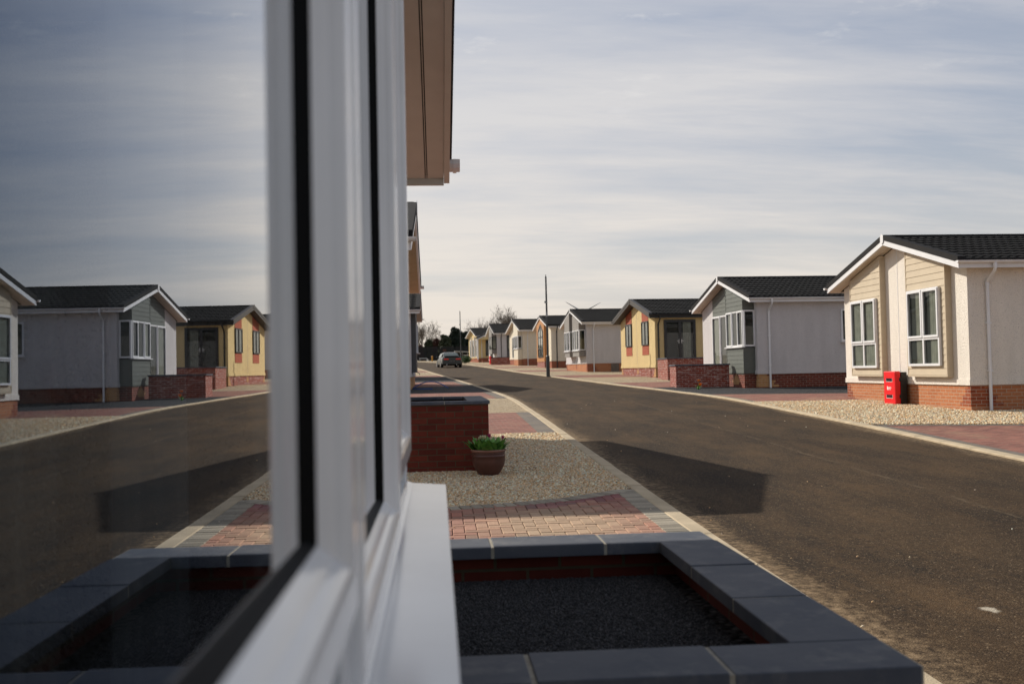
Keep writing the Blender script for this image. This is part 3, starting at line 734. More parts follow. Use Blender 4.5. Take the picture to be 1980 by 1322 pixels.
        if sgn > 0 and pipe:
            px = pipe_x; yw = -e-.05
            m = MB(); m.tube([(px, yc, zc-.04), (px, yc, zc-.17), (px, yc+.03, zc-.21), (px, yw-.03, zc-.40), (px, yw, zc-.45), (px, yw, -.3)], .034, 10)
            for z in (1.75, .75): m.box(px-.045, px+.045, yw-.04, -e+.002, z, z+.03)
            m.tube([(px, yw, zc-.5), (px, yw, zc-.43)], .041, 10); m.tube([(px, yc, zc-.15), (px, yc, zc-.03)], .042, 10)
            m.build('downpipe', M[pipe], root, smooth=False)
    m = MB(); m.prism([(half-.075, za+.075), (half, za+.02), (half+.075, za+.075), (half+.075, za+.225), (half, za+.275), (half-.075, za+.225)], lambda u, z, d: (d, u, z), -ovf-.034, -ovf-.0255)
    m.build('apex_plate', M[barge] if barge == 'white' else M['brown_trim'], root)
    return root_info
def quoins(h, mat, ends=(0, 1), diamond=None, W=None, tooth=.11, base=.10):
    W = h['W']; fr = Frame('front'); nc = 6
    for e in ends:
        m = MB()
        for i in range(nc):
            z = h['hp']-.075*(i+1); w_ = base+tooth*(nc-1-abs(i-nc+1))/2 if False else base+tooth*i*.5+(.055 if i % 2 else 0)
            u0, u1 = (0, w_) if e == 0 else (W-w_, W)
            fbox(m, fr, u0, u1, z+.001, z+.074, -.02, .004)
        m.build('quoin_bricks', M[mat], h['root'])
    if 0 in ends:
        m = MB(); fs = Frame('side')
        for i in range(nc):
            z = h['hp']-.075*(i+1); fbox(m, fs, .004, .30+.11*(i % 2)+.06*i, z+.001, z+.074, -.02, .004)
        m.build('quoin_bricks', M[mat], h['root'])
    if diamond:
        m = MB()
        for i, w_ in enumerate((.11, .34, .34, .11)):
            z = h['hp']-.075*(i+1)-.05
            fbox(m, fr, h['half']-w_/2, h['half']+w_/2, z+.001, z+.074, -.02, .005)
        m.build('brick_diamond', M[diamond], h['root'])
def bay(h, u0, u1, d, z0, mat, ztop=None, brd=True, name='bay'):
    """box bay on the gable, boarded; top follows the roof unless ztop is given"""
    root = h['root']; tu = h['tu']
    zt = (lambda u: tu(u)-.02) if ztop is None else (lambda u: ztop)
    poly = [(u0, z0), (u1, z0), (u1, zt(u1)), (u0, zt(u0))]
    m = MB(); fr = Frame('front', 0)
    m.prism([(u0+.01, z0), (u1-.01, z0), (u1-.01, zt(u1)), (u0+.01, zt(u0))], fr, .0, d-.012)
    if brd:
        fo = Frame('front', d-.012); boards(m, fo, [(u0, z0+.02), (u1, z0+.02), (u1, zt(u1)), (u0, zt(u0))], .15, 0., .012)
        # returns
        for u, q in ((u0, 1), (u1, -1)):
            z = z0+.02
            while z < zt(u)-.03:
                m.box(-d+.004, -.012, u+.011*q, u-.002*q, z+.004, min(z+.146, zt(u)-.004)); z += .15
        for u in (u0, u1):
            s_ = -1 if u == u0 else 1
            m.box(-d-.004, -d+.03, u-.02*s_, u+.006*s_, z0, zt(u)-.002)
        m.box(-d-.003, 0, u0-.003, u1+.003, z0-.012, z0+.018)
    return m.build(name, M[mat], root)

# H1: cream home with two boarded bays
h = house('H1', 'cream-rendered home with two beige boarded bays and an orange brick base', (11.13, 20.1, .53), -.75, 2.90, 3.80, wall='cream_render', plinth='brick_orange')
quoins(h, 'brick_quoin')
for (a, b) in ((.62, 2.37), (3.68, 5.43)): bay(h, a, b, .16, .655, 'cream_board')
fr = Frame('front', .162)
window(h['root'], fr, .82, 2.24, .885, 2.615, (1.53,), (1.50,), curtain=[(.0, .30), (.55, .75)], sill=False, extra={(0,1), (1,1)})
window(h['root'], fr, 3.87, 5.29, .855, 2.585, (4.58,), (1.47,), curtain=[(.1, .48), (.55, .9)], sill=False, extra={(0,1), (1,1)})
window(h['root'], Frame('side', .014), 5.2, 6.4, 1.4, 2.55, (5.8,), (), sill=True)
# H2: grey home with green-grey boarded corner bay
h = house('H2', 'pale grey home with green-grey boarded gable, corner bay and white patio door', (10.86, 33.1, .74), -2.0, 2.89, 3.83, wall='grey_render', plinth='brick_darkred')
quoins(h, 'brick_buff', (0,), tooth=.06)
D = .43
bay(h, .22, 1.98, D, .50, 'green_board', ztop=1.39)
bay(h, .22, 1.98, D, 2.67, 'green_board')
m = MB(); fr = Frame('front', .015); tu = h['tu']; boards(m, fr, [(1.99, 2.66), (4.75, 2.66), (4.75, tu(4.75)-.03), (3.05, tu(3.05)-.03), (1.99, tu(1.99)-.03)], .15); m.build('cladding', M['green_board'], h['root'])
m = MB(); m.box(-D+.03, -.001, .25, 1.95, -.4, .488); m.build('bay_plinth', M['brick_darkred'], h['root'])
m = MB()
for i, w_ in enumerate((.11, .34, .56, .78, .56)): fbox(m, Frame('front', D-.03), 1.1-w_/2, 1.1+w_/2, .488-.075*(i+1)+.001, .488-.075*i-.001, -.01, .004)
m.build('brick_diamond', M['brick_buff'], h['root'])
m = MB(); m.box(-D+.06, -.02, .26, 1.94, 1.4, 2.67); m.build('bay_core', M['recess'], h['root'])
window(h['root'], Frame('front', D-.055), .22, 1.98, 1.42, 2.665, (.8, 1.35), (), curtain=[(.0, .12), (.75, .95)], extra={(0,0), (2,0)})
window(h['root'], Frame('side', -.215), -D+.008, -.02, 1.42, 2.665, (), (), sill=False)
o = window(h['root'], Frame('front', .016), 2.05, 4.70, .62, 2.655, (2.9, 3.75), (), curtain=[(.05, .3), (.75, .95)], sill=False, extra={(2,0)}, name='patio_door')
window(h['root'], Frame('side', .014), 2.96, 4.1, 1.54, 2.64, (3.5,), ())
m = MB(); yv = 1.9; zv = tu(yv)+.20; m.prism([(yv-.16, zv-.03), (yv+.16, zv+.06), (yv+.16, zv+.15), (yv-.02, zv+.12), (yv-.16, zv+.02)], lambda u, z, d: (d, u, z), 5.6, 5.95); m.build('roof_vent', M['verge'], h['root'])
# H3: yellow home, brown trim
h = house('H3', 'yellow home with dark brown trim and red timber panels round its gable windows', (10.2, 46.0, 1.03), -4.5, 2.78, 3.66, wall='yellow_render', plinth='brick_redwhite', barge='brown_trim', soffit='soffit_dark', gutter='black_upvc', pipe='black_upvc', pipe_x=.14)
quoins(h, 'brick_buff', (0, 1), 'brick_buff')
fr = Frame('front', .016); tu = h['tu']
for (a, b) in ((1.0, 2.1), (3.93, 5.05)):
    window(h['root'], fr, a, b, 1.55, 2.70, ((a+b)/2,), (), mat='black_upvc', curtain=[(.1, .38), (.6, .9)], sill=False, small=True)
    m = MB(); boards(m, fr, [(a, 1.09), (b, 1.09), (b, 1.54), (a, 1.54)], .11); m.build('timber_panel', M['red_wood'], h['root'])
    m = MB(); boards(m, fr, [(a, 2.71), (b, 2.71), (b, tu(b)-.03), (a, tu(a)-.03)], .11)
    m.build('timber_panel', M['red_wood'], h['root'])
o = window(h['root'], Frame('side', .016), .42, 1.96, .60, 2.70, (1.19,), (), mat='black_upvc', curtain=[(.6, .85)], sill=False, small=True, fw=.12, name='french_door')
for u in (1.12, 1.26):
    m = MB(); m.box(u-.012, u+.012, -.085, -.07, 1.58, 1.78); m.box(u-(.1 if u < 1.2 else 0), u+(0 if u < 1.2 else .1), -.10, -.085, 1.69, 1.705)
    m.build('door_handle', M['alloy'], o)
# H4: taupe boarded double bays
h = house('H4', 'pale grey home with taupe boarded gable, two white-windowed bays and an orange brick base', (8.93, 59.0, 1.35), -4.25, 2.79, 3.69, wall='grey_render', plinth='brick_orange')
quoins(h, 'brick_quoin', (0, 1), 'brick_quoin')
for (a, b) in ((.28, 2.14), (3.04, 4.6)):
    bay(h, a, b, .42, .92, 'grey_board', ztop=1.24); bay(h, a, b, .42, 2.52, 'grey_board')
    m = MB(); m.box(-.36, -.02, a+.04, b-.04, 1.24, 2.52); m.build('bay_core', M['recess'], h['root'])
    window(h['root'], Frame('front', .365), a, b, 1.27, 2.515, (a+.6, b-.6), (), curtain=[(.02, .2), (.4, .55), (.8, .97)], extra={(0,0), (2,0)})
    window(h['root'], Frame('side', -a+.005), -.42, -.03, 1.27, 2.515, (), (), sill=False, curtain=[(.1, .4)])
m = MB(); boards(m, Frame('front', .015), [(2.15, 1.3), (3.03, 1.3), (3.03, tu(3.03)-.03), (2.15, tu(2.15)-.03)], .15); m.build('cladding', M['grey_board'], h['root'])
m = MB()
for i in range(4): m.box(1.46+i*.122, 1.575+i*.122, -.03, -.002, -.2, .45)
m.build('access_hatch', M['hatch'], h['root'])
# H5: orange timber gable with tall pointed window
h = house('H5', 'ivory home with orange timber gable panel and tall pointed window', (8.29, 72.0, 1.65), -3.5, 2.91, 3.72, wall='ivory_render', plinth='brick_quoin', gutter='black_upvc', pipe='black_upvc')
tu = h['tu']
bay(h, 1.15, 4.6, .30, .45, 'orange_wood', brd=True)if False else None
m = MB(); u0, u1, d = 1.35, 4.75, .30; zt = lambda u: tu(u)-.02
m.prism([(u0, .46), (u1, .46), (u1, zt(u1)), (3.05, zt(3.05)), (u0, zt(u0))], Frame('front'), 0, d); m.build('timber_panel', M['orange_wood'], h['root'])
m = MB(); m.box(-d+.02, -.002, u0+.02, u1-.02, -.4, .45); m.build('panel_plinth', M['brick_redwhite'], h['root'])
fr = Frame('front', d)
def glazed(fr, root, u0, u1, z0, z1, zp):
    m = MB(); uc = (u0+u1)/2; w_ = .09
    fbox(m, fr, u0, u0+w_, z0, z1, 0, .05); fbox(m, fr, u1-w_, u1, z0, z1, 0, .05); fbox(m, fr, uc-w_/2, uc+w_/2, z0, zp-.05, 0, .05)
    for z in (z0, z0+.62, z1-.5): fbox(m, fr, u0+w_, u1-w_, z, z+w_, 0, .048)
    m.prism([(u0, z1), (uc, zp), (uc, zp-.1), (u0, z1-.1)], fr, 0, .052); m.prism([(u1, z1), (uc, zp), (uc, zp-.1), (u1, z1-.1)], fr, 0, .052)
    o = m.build('gable_window', M['black_upvc'], root)
    for nm, n_, mat in (('pane', .03, 'glass_far'), ('unlit_backing', .004, 'recess')):  # backing sheet coloured dark in place of the unlit interior
        p = MB(); q = [(u0+.02, z0+.02), (u1-.02, z0+.02), (u1-.02, z1-.03), (uc, zp-.03), (u0+.02, z1-.03)]; p.add([fr(u, z, n_) for u, z in q], [tuple(range(5))]); p.build(nm, M[mat], o)
    p = MB(); p.add([fr(u, z, .015) for u, z in ((u0+.2, 1.5), (u1-.2, 1.5), (u1-.2, 2.75), (u0+.2, 2.75))], [(0,1,2,3)]); p.build('blind', M['curtain'], o)
glazed(fr, h['root'], 1.75, 3.95, .78, 2.75, 3.28)
m = MB(); m.box(-.16, -.015, 5.05, 5.5, .55, 1.25); m.build('meter_box', M['white'], h['root'], bevel=.015)
# H6: ivory home with single bay
h = house('H6', 'ivory home with a plain ivory bay of white windows under a white gable', (7.34, 85.0, 2.01), -6.5, 2.79, 3.80, wall='ivory_render', plinth='brick_quoin')
bay(h, .3, 2.2, .40, .42, 'ivory_panel', ztop=1.32, brd=False); m = MB(); m.box(-.38, -.002, .33, 2.17, -.4, .41); m.build('bay_plinth', M['brick_orange'], h['root'])
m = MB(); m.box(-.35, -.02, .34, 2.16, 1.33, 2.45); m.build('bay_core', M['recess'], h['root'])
bay(h, .3, 2.2, .40, 2.45, 'ivory_panel', brd=False)
window(h['root'], Frame('front', .345), .3, 2.2, 1.35, 2.445, (.9, 1.6), (), curtain=[(.0, .2), (.8, 1)], extra={(0,0), (2,0)})
window(h['root'], Frame('side', -.295), -.4, -.03, 1.35, 2.445, (), (), sill=False)
window(h['root'], Frame('front', .016), 2.5, 4.6, .6, 2.445, (3.2, 3.9), (), sill=False, name='patio_door')
# H7: grey home with dark windows
h = house('H7', 'grey home with dark-framed bay windows and a dark grey side panel', (5.91, 98.0, 2.09), -4.75, 2.95, 3.95, wall='grey_render', plinth='brick_quoin', pipe='black_upvc')
bay(h, .35, 2.3, .5, 1.1, 'grey_board', ztop=1.50); bay(h, .35, 2.3, .5, 2.78, 'grey_board')
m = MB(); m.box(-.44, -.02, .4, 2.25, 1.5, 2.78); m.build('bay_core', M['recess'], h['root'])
window(h['root'], Frame('front', .445), .35, 2.3, 1.52, 2.775, (1.0, 1.65), (), mat='black_upvc', curtain=[(.1, .9)], sill=False, small=True)
window(h['root'], Frame('side', -.345), -.5, -.03, 1.52, 2.775, (), (), mat='black_upvc', curtain=[(.3, .9)], sill=False, small=True)
m = MB(); boards(m, Frame('side', .015), [(.95, .5), (1.9, .5), (1.9, 2.9), (.95, 2.9)], .15); m.build('cladding', M['darkgrey_board'], h['root'])
window(h['root'], Frame('side', .034), 1.0, 1.75, 1.45, 2.75, (), (), mat='black_upvc', curtain=[(.0, .55)], sill=False, small=True)
window(h['root'], Frame('front', .016), 3.0, 4.6, .55, 2.5, (3.8,), (), mat='black_upvc', sill=False, small=True, name='front_door')
# H8: far yellow home with porch
h = house('H8', 'yellow home with white trim and small porch gable at the far end of the row', (4.56, 111.0, 2.47), -7.75, 2.85, 3.75, wall='yellow_render', plinth='brick_quoin')
for (a, b) in ((.5, 1.5), (2.3, 3.4), (4.2, 5.3)):
    window(h['root'], Frame('front', .016), a, b, .65, 2.6, ((a+b)/2,), (), curtain=[(.2, .8)], sill=False, small=True)
    m = MB(); m.box(-.10, -.015, a-.32, a-.12, .49, 2.9); m.build('pilaster', M['white_render'], h['root'])
window(h['root'], Frame('side', .016), .85, 1.85, .7, 2.65, (), (), mat='black_upvc', sill=False, small=True)
m = MB(); m.prism([(.1, 2.6), (1.6, 3.35), (3.1, 2.6), (3.1, 2.48), (1.6, 3.23), (.1, 2.48)], lambda u, z, d: (u-.4, d, z), -1.25, -1.2); m.build('porch_bargeboard', M['white'], h['root'])
m = MB(); m.prism([(.1, 2.6), (1.6, 3.35), (3.1, 2.6), (3.1, 2.72), (1.6, 3.47), (.1, 2.72)], lambda u, z, d: (u-.4, d, z), -1.28, .3); m.build('porch_roof', M['tile'], h['root'])
m = MB(); m.prism([(.2, 2.5), (1.6, 3.2), (3.0, 2.5)], lambda u, z, d: (u-.4, d, z), -1.2, .0); m.build('porch_gable', M['yellow_render'], h['root'])
m = MB(); m.box(-.28, -.18, -1.2, -1.1, .3, 2.5); m.build('porch_post', M['white'], h['root'])
m = MB()
for i in range(3): m.box(.3, 2.2, -.9+.28*i, -.01, -.5, .16*(i+1))
m.build('door_steps', M['brick_quoin'], h['root'])
# left-hand homes
Hn = house('N1', 'home beyond the brick planter, only its tan-boarded eaves and roof corner showing', (-.66, 18.42, .36), 0, 2.61, 3.52, wall='cream_render', plinth='brick_orange', flip=True, ovf=.36, soffit='soffit_tan', soffit_lines=True)
Hn2 = house('N2', 'grey-boarded home beyond the dark gravel, its bay hanging above a buff brick base', (-1.0, 44.15, .86), 0, 2.86, 3.74, wall='grey_render', plinth='brick_buff', flip=True, ovf=.35)
bay(Hn2, 3.7, 5.8, .19, .64, 'darkgrey_board')
window(Hn2['root'], Frame('front', .193), 4.1, 5.5, 1.4, 2.5, (4.8,), ())

house('N3', 'home farther along the left verge, hidden behind the grey-boarded one', (-3.0, 58.3, 1.2), -4, 2.86, 3.74, wall='white_render', plinth='brick_orange', flip=True)
# ------------------------------------------------------------------ own home (camera stands beside its window)
own = thing('park_home', 'home in the left foreground whose white window and overhanging eaves fill the frame', 'park home', (0, 0, 0), 0, 'park homes along the road')
XW = -.15; YN, YF = -1.35, 4.80; ZB = 0; OZE = 2.466; OP = .27; OYT = 5.10; YA = (YN+YF)/2
otu = lambda y: OZE+OP*min(OYT-y, y-(2*YA-OYT)); OZA = otu(YA)
wy0, wy1, wz0, wz1 = .0, 2.47, 1.195, 2.62
m = MB()
def wbox(y0, y1, z0, z1): m.box(XW-.12, XW, y0, y1, z0, z1)
YC = 3.60      # unseen far corner, cut back so sunlight reaches the planter coping
wbox(YN, YC, .45, wz0); wbox(YN, wy0, wz0, 2.44); wbox(wy1, YC, wz0, 2.44); wbox(wy0, wy1, wz1, 2.7)
m.prism([(YN, 2.44), (wy0-.001, 2.44), (wy0-.001, otu(wy0)-.03), (YN, otu(YN)-.03)], lambda u, z, d: (d, u, z), XW-.12, XW)
m.prism([(wy1, 2.44), (YC, 2.44), (YC, otu(YC)-.03), (wy1, otu(wy1)-.03)], lambda u, z, d: (d, u, z), XW-.12, XW)
m.prism([(wy0, 2.7), (wy1, 2.7), (wy1, otu(wy1)-.03), (YA, OZA-.03), (wy0, otu(wy0)-.03)], lambda u, z, d: (d, u, z), XW-.12, XW)
m.box(-11.5, XW-.121, YN, YN+.12, .45, 2.5); m.box(-11.5, -2.4, YF-.12, YF, .45, 2.5); m.box(-2.40, XW-.121, YC-.12, YC-.001, .45, 2.8); m.box(-2.52, -2.401, YC-.10, YF-.121, .45, 2.7)
m.box(-11.62, -11.5, YN, YF, .45, 3.2)
m.build('wall', M['cream_render'], own)
m = MB(); m.box(-11.5, XW-.02, YN+.02, YC-.02, -.3, .449); m.box(-11.5, -2.42, YC-.019, YF-.02, -.3, .448); m.build('plinth', M['brick_orange'], own)
# room behind the glass
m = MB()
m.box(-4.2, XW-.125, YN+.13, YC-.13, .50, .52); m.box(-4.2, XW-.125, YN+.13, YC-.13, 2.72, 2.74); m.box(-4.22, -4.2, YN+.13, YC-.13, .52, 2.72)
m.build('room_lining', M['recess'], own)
m = MB(); m.prism([(-1.7, OZE+.03), (YA, OZA+.03), (OYT, OZE+.03), (OYT, OZE+.17), (YA, OZA+.17), (-1.7, OZE+.17)], lambda u, z, d: (d, u, z), -11.8, .045); roof = m.build('roof', M['verge'], own)
sl = math.hypot(OYT-YA, OZA-OZE); ang = math.atan2(OZA-OZE, OYT-YA); vs, fs = tile_sheet(11.7, sl, ('own',))
for sgn in (1, -1):
    m = MB()
    for t, s_, hh in vs:
        y = s_*math.cos(ang)-hh*math.sin(ang); m.v.append((-.03-t, YA+sgn*y, OZA+.175-s_*math.sin(ang)+hh*math.cos(ang)))
    for f in fs: m.f.append(f if sgn > 0 else f[::-1]); m.mi.append(0); m.fc.append(None)
    m.build('roof_tiles', M['tile'], roof, recalc=False)
to = lambda u, z, d: (d, u, z)
for s_ in (1, -1):
    Y = lambda y: y if s_ > 0 else 2*YA-y
    m = MB(); m.prism([(Y(YA), OZA), (Y(OYT), OZE), (Y(OYT), OZE+.14), (Y(YA), OZA+.14)], to, .050, .078); m.build('bargeboard', M['soffit_own'], own)
    m = MB(); m.prism([(Y(YA), OZA+.115), (Y(OYT+.03), OZE+.115), (Y(OYT+.03), OZE+.25), (Y(YA), OZA+.25)], to, -.02, .092); m.build('verge', M['verge'], own)
    m = MB(); nb = 2
    for a, b in ((-.150, -.047), (-.042, -.038), (-.033, .049)):
        m.prism([(Y(YA), OZA+.012), (Y(OYT-.03), OZE+.020), (Y(OYT-.03), OZE+.034), (Y(YA), OZA+.026)], to, a, b)
    m.build('soffit', M['soffit_own'], own)
    m = MB(); m.box(-11.6, .049, Y(OYT-.028), Y(OYT-.002), OZE-.012, OZE+.14); m.build('fascia', M['soffit_own'], own)
    m = MB(); yc = OYT+.055; zc = OZE+.125; n = 8
    m.prism([(Y(yc+.056*math.cos(PI+PI*k/n)), zc+.056*math.sin(PI+PI*k/n)) for k in range(n+1)]+[(Y(yc+.05*math.cos(PI+PI*k/n)), zc+.05*math.sin(PI+PI*k/n)) for k in range(n, -1, -1)], to, -11.6, .13)
    m.prism([(Y(yc+.06*math.cos(PI+PI*k/n)), zc+.062*math.sin(PI+PI*k/n)) for k in range(n+1)], to, .098, .116)
    m.prism([(Y(yc+.055*math.cos(PI+PI*k/n)), zc+.055*math.sin(PI+PI*k/n)) for k in range(n+1)], to, .128, .134)
    m.build('gutter', M['white'], own)
# the window itself
def ring(m, y0, y1, z0, z1, prof):
    """sweep a profile of (inset, x) round a rectangle with mitred corners"""
    vs = []; k = len(prof)
    for (cy, cz, sy, sz_) in ((y0, z0, 1, 1), (y1, z0, -1, 1), (y1, z1, -1, -1), (y0, z1, 1, -1)):
        for ins, x in prof: vs.append((x, cy+sy*ins, cz+sz_*ins))
    fs = []
    for c in range(4):
        for i in range(k-1): a, b = c*k+i, ((c+1) % 4)*k+i; fs.append((a, b, b+1, a+1))
    m.add(vs, fs)
GX = -.098
m = MB()
ring(m, wy0, wy1, wz0, wz1, [(0, -.15), (0, -.083), (.004, -.079), (.030, -.079), (.040, -.082), (.046, -.150)])
for y in (.845, 1.743): m.prism([(y-.02, -.15), (y-.02, -.083), (y-.016, -.079), (y+.016, -.079), (y+.02, -.083), (y+.02, -.15)], lambda u, x, d: (x, u, d), wz0+.03, wz1-.03)
win = m.build('window', M['whiteframe'], own, smooth=False)
SASH = [(0, -.10), (0, -.071), (.002, -.068), (.005, -.067), (.036, -.067), (.041, -.069), (.046, -.074), (.050, -.080), (.056, -.0850), (.063, -.0922)]
for (a, b, z0) in ((.018, .822, 1.309), (.866, 1.722, 1.226), (1.764, 2.452, 1.306)):
    m = MB(); ring(m, a, b, z0, wz1-.02, SASH)
    sh = m.build('sash', M['whiteframe'], win)
    m = MB(); ring(m, a+.062, b-.062, z0+.062, wz1-.082, [(0, -.0926), (.0015, -.0921), (.006, -.0990), (.012, -.1080)]); m.build('gasket', M['gasket'], win)
    i = .0625; m = MB(); gx = lambda y: GX-.0012+(y-(b-i))*.0098     # panes sit very slightly out of square
    m.add([(gx(a+i), a+i, z0+i), (gx(b-i), b-i, z0+i), (gx(b-i), b-i, wz1-.02-i), (gx(a+i), a+i, wz1-.02-i)], [(0,1,2,3)])
    g_ = m.build('pane', M['glass'], win, recalc=False)
m = MB()
m.prism([(-.152, 1.212), (-.084, 1.212), (-.070, 1.207), (.0162, 1.2005), (.0170, 1.199), (.0170, 1.140), (.012, 1.138), (.010, 1.165), (-.152, 1.165)], lambda x, z, d: (x, d, z), -.08, 2.67)
m.build('sill', M['whiteframe'], win)
# sheer curtains hang inside
def sheer():
    m_ = bpy.data.materials.new('sheer_floral'); m_.use_nodes = True; n_ = m_.node_tree; n_.nodes.clear()
    o = nd(n_, 'ShaderNodeOutputMaterial'); tr = nd(n_, 'ShaderNodeBsdfTransparent'); df = nd(n_, 'ShaderNodeBsdfDiffuse'); tl = nd(n_, 'ShaderNodeBsdfTranslucent')
    v = coords(n_, 'Object', (1, 1, 1)); vo = nd(n_, 'ShaderNodeTexVoronoi'); vo.inputs['Scale'].default_value = 17; n_.links.new(v, vo.inputs['Vector'])
    big = noise(n_, v, 5, 2)
    f = math_(n_, 'MULTIPLY', ramp(n_, vo.outputs['Distance'], [(.22, (1,1,1)), (.34, (0,0,0))]), ramp(n_, big, [(.48, (0,0,0)), (.56, (1,1,1))]))
    c = mixc(n_, f, (.44,.43,.40), (.30,.10,.03)); n_.links.new(c, df.inputs[0]); n_.links.new(c, tl.inputs[0])
    a = nd(n_, 'ShaderNodeMixShader'); a.inputs[0].default_value = .5; n_.links.new(df.outputs[0], a.inputs[1]); n_.links.new(tl.outputs[0], a.inputs[2])
    b = nd(n_, 'ShaderNodeMixShader'); b.inputs[0].default_value = .68; n_.links.new(a.outputs[0], b.inputs[1]); n_.links.new(tr.outputs[0], b.inputs[2]); n_.links.new(b.outputs[0], o.inputs[0])
    return m_
M['floral'] = sheer()
M['blind'] = mat_plain('grey_blind', (.16,.165,.17), .9, .1, 5)
def drape(y0, y1, x, amp, mat, name, label, per=.09, zt=2.6, zb=.62):
    m = MB(); n = int((y1-y0)/.012)
    for k in range(n+1):
        y = y0+(y1-y0)*k/n; d = amp*math.sin(2*PI*(y-y0)/per)+.4*amp*math.sin(2*PI*(y-y0)/(per*2.7)+1)
        m.v += [(x+d, y, zb), (x+d*.8, y, zt)]
    for k in range(n): m.f.append([2*k, 2*k+2, 2*k+3, 2*k+1]); m.mi.append(0); m.fc.append(None)
    return tag(m.build(name, mat, smooth=True), label, 'curtain')
drape(.05, .715, -.27, .012, M['floral'], 'floral_curtain', 'sheer floral curtain hanging inside the near window pane', .11)
drape(1.02, 1.36, -.33, .012, M['blind'], 'plain_curtain', 'plain grey curtain gathered behind the middle of the glass', .07)

# ------------------------------------------------------------------ brick planters
def planter(label, x0, x1, y0, y1, ztop, zg, wall, brick, slab=.42, cw=.2, fill=None, fz=.1):
    root = thing('brick_planter', label, 'planter', (x0, y0, zg))
    lx, ly, hz = x1-x0, y1-y0, ztop-zg; o_ = .02; t = .04
    i_ = cw-.02-.0
    m = MB(); th = min(.11, cw-.045)
    m.box(0, lx-o_, o_, o_+th, -.3, hz-t); m.box(0, lx-o_, ly-o_-th, ly-o_, -.3, hz-t); m.box(lx-o_-th, lx-o_, o_+th, ly-o_-th, -.3, hz-t)
    m.build('brick_wall', M[brick], root)
    def slabs(fixed, a, b, vert):
        k = max(1, round((b-a)/slab)); st = (b-a)/k
        for i in range(k):
            u0, u1 = a+i*st+.0048, a+(i+1)*st-.0048; dz = random.uniform(-.001, .002)
            m = MB()
            if vert: m.box(fixed[0], fixed[1], u0, u1, hz-t+.001, hz+dz)
            else: m.box(u0, u1, fixed[0], fixed[1], hz-t+.001, hz+dz)
            m.build('coping_slab', M['slate'], root, bevel=.003)
    slabs((0, cw), 0, lx, False); slabs((ly-cw, ly), 0, lx-cw, False) if False else slabs((ly-cw, ly), 0, lx, False); slabs((lx-cw, lx), cw, ly-cw, True)
    m = MB(); g = .0012
    m.box(0, lx-g, g, cw-g, hz-t+.002, hz-.0025); m.box(0, lx-g, ly-cw+g, ly-g, hz-t+.002, hz-.0025); m.box(lx-cw+g, lx-g, cw-g+.0001, ly-cw+g-.0001, hz-t+.002, hz-.003)
    m.build('coping_mortar', M['mortar'], root)
    m = MB(); m.box(0, lx-o_-th, o_+th, ly-o_-th, -.2, hz-fz-.012); m.build('fill', M['soil'] if fill is None else M[fill], root)
    return root
planter('low red brick planter with slate coping and dark gravel below the near window', -.6, .952, 1.925, 3.60, .90, .06, .1, 'brick_red', .415, .2, 'gravel_dark', .115)
n = 120000; X = rng.uniform(-.25, .765, n); Y = rng.uniform(2.10, 3.44, n)
stones('planter_gravel', M['stone'], np.stack([X, Y, .777+rng.uniform(-.004, .005, n)], 1), .0038, DARK, 'fine dark chippings filling the near brick planter')
planter('tall red brick planter with slate coping standing beside the terracotta pot', -1.6, .635, 12.22, 14.8, 1.135, .26, .1, 'brick_red', .55, .27, 'soil', .12)
# low garden walls across the road
def garden_wall(label, pts, zg, h_, brick='brick_darkred', th=.22, pier=None, face='brick_redwhite'):
    root = thing('garden_wall', label, 'garden wall', (pts[0][0], pts[0][1], zg))
    m = MB(); cp = MB()
    for (a, b) in zip(pts, pts[1:]):
        a = Vector((*a, 0))-Vector((*pts[0], 0)); b = Vector((*b, 0))-Vector((*pts[0], 0)); d = (b-a).normalized(); n = Vector((-d.y, d.x, 0))
        for mm, z0, z1, hw, ex in ((m, -.3, h_-.05, th/2, th/2-.003), (cp, h_-.05, h_, th/2+.035, th/2+.035)):
            A, B = a-d*ex, b+d*(ex if mm is cp else th/2)
            P = [A-n*hw, B-n*hw, B+n*hw, A+n*hw]; mm.add([(q.x, q.y, z) for z in (z0, z1) for q in P], [(0,3,2,1),(4,5,6,7),(0,1,5,4),(1,2,6,5),(2,3,7,6),(3,0,4,7)])
    m.build('brickwork', M[brick], root); cp.build('coping', M['slate'], root, bevel=.004); return root
garden_wall('low red brick wall with white salt stains in front of the green-boarded home', [(8.72, 36.4), (8.52, 34.75), (10.15, 34.55)], .79, .80, 'brick_redwhite')
garden_wall('higher red brick patio wall beside the yellow home with brown trim', [(10.10, 44.6), (9.98, 42.3), (12.6, 42.1)], .96, .95, 'brick_redwhite')
garden_wall('far low brick wall in front of the grey dark-windowed home', [(5.3, 96.5), (5.15, 93.6), (7.2, 93.4)], 2.05, .72, 'brick_redwhite')

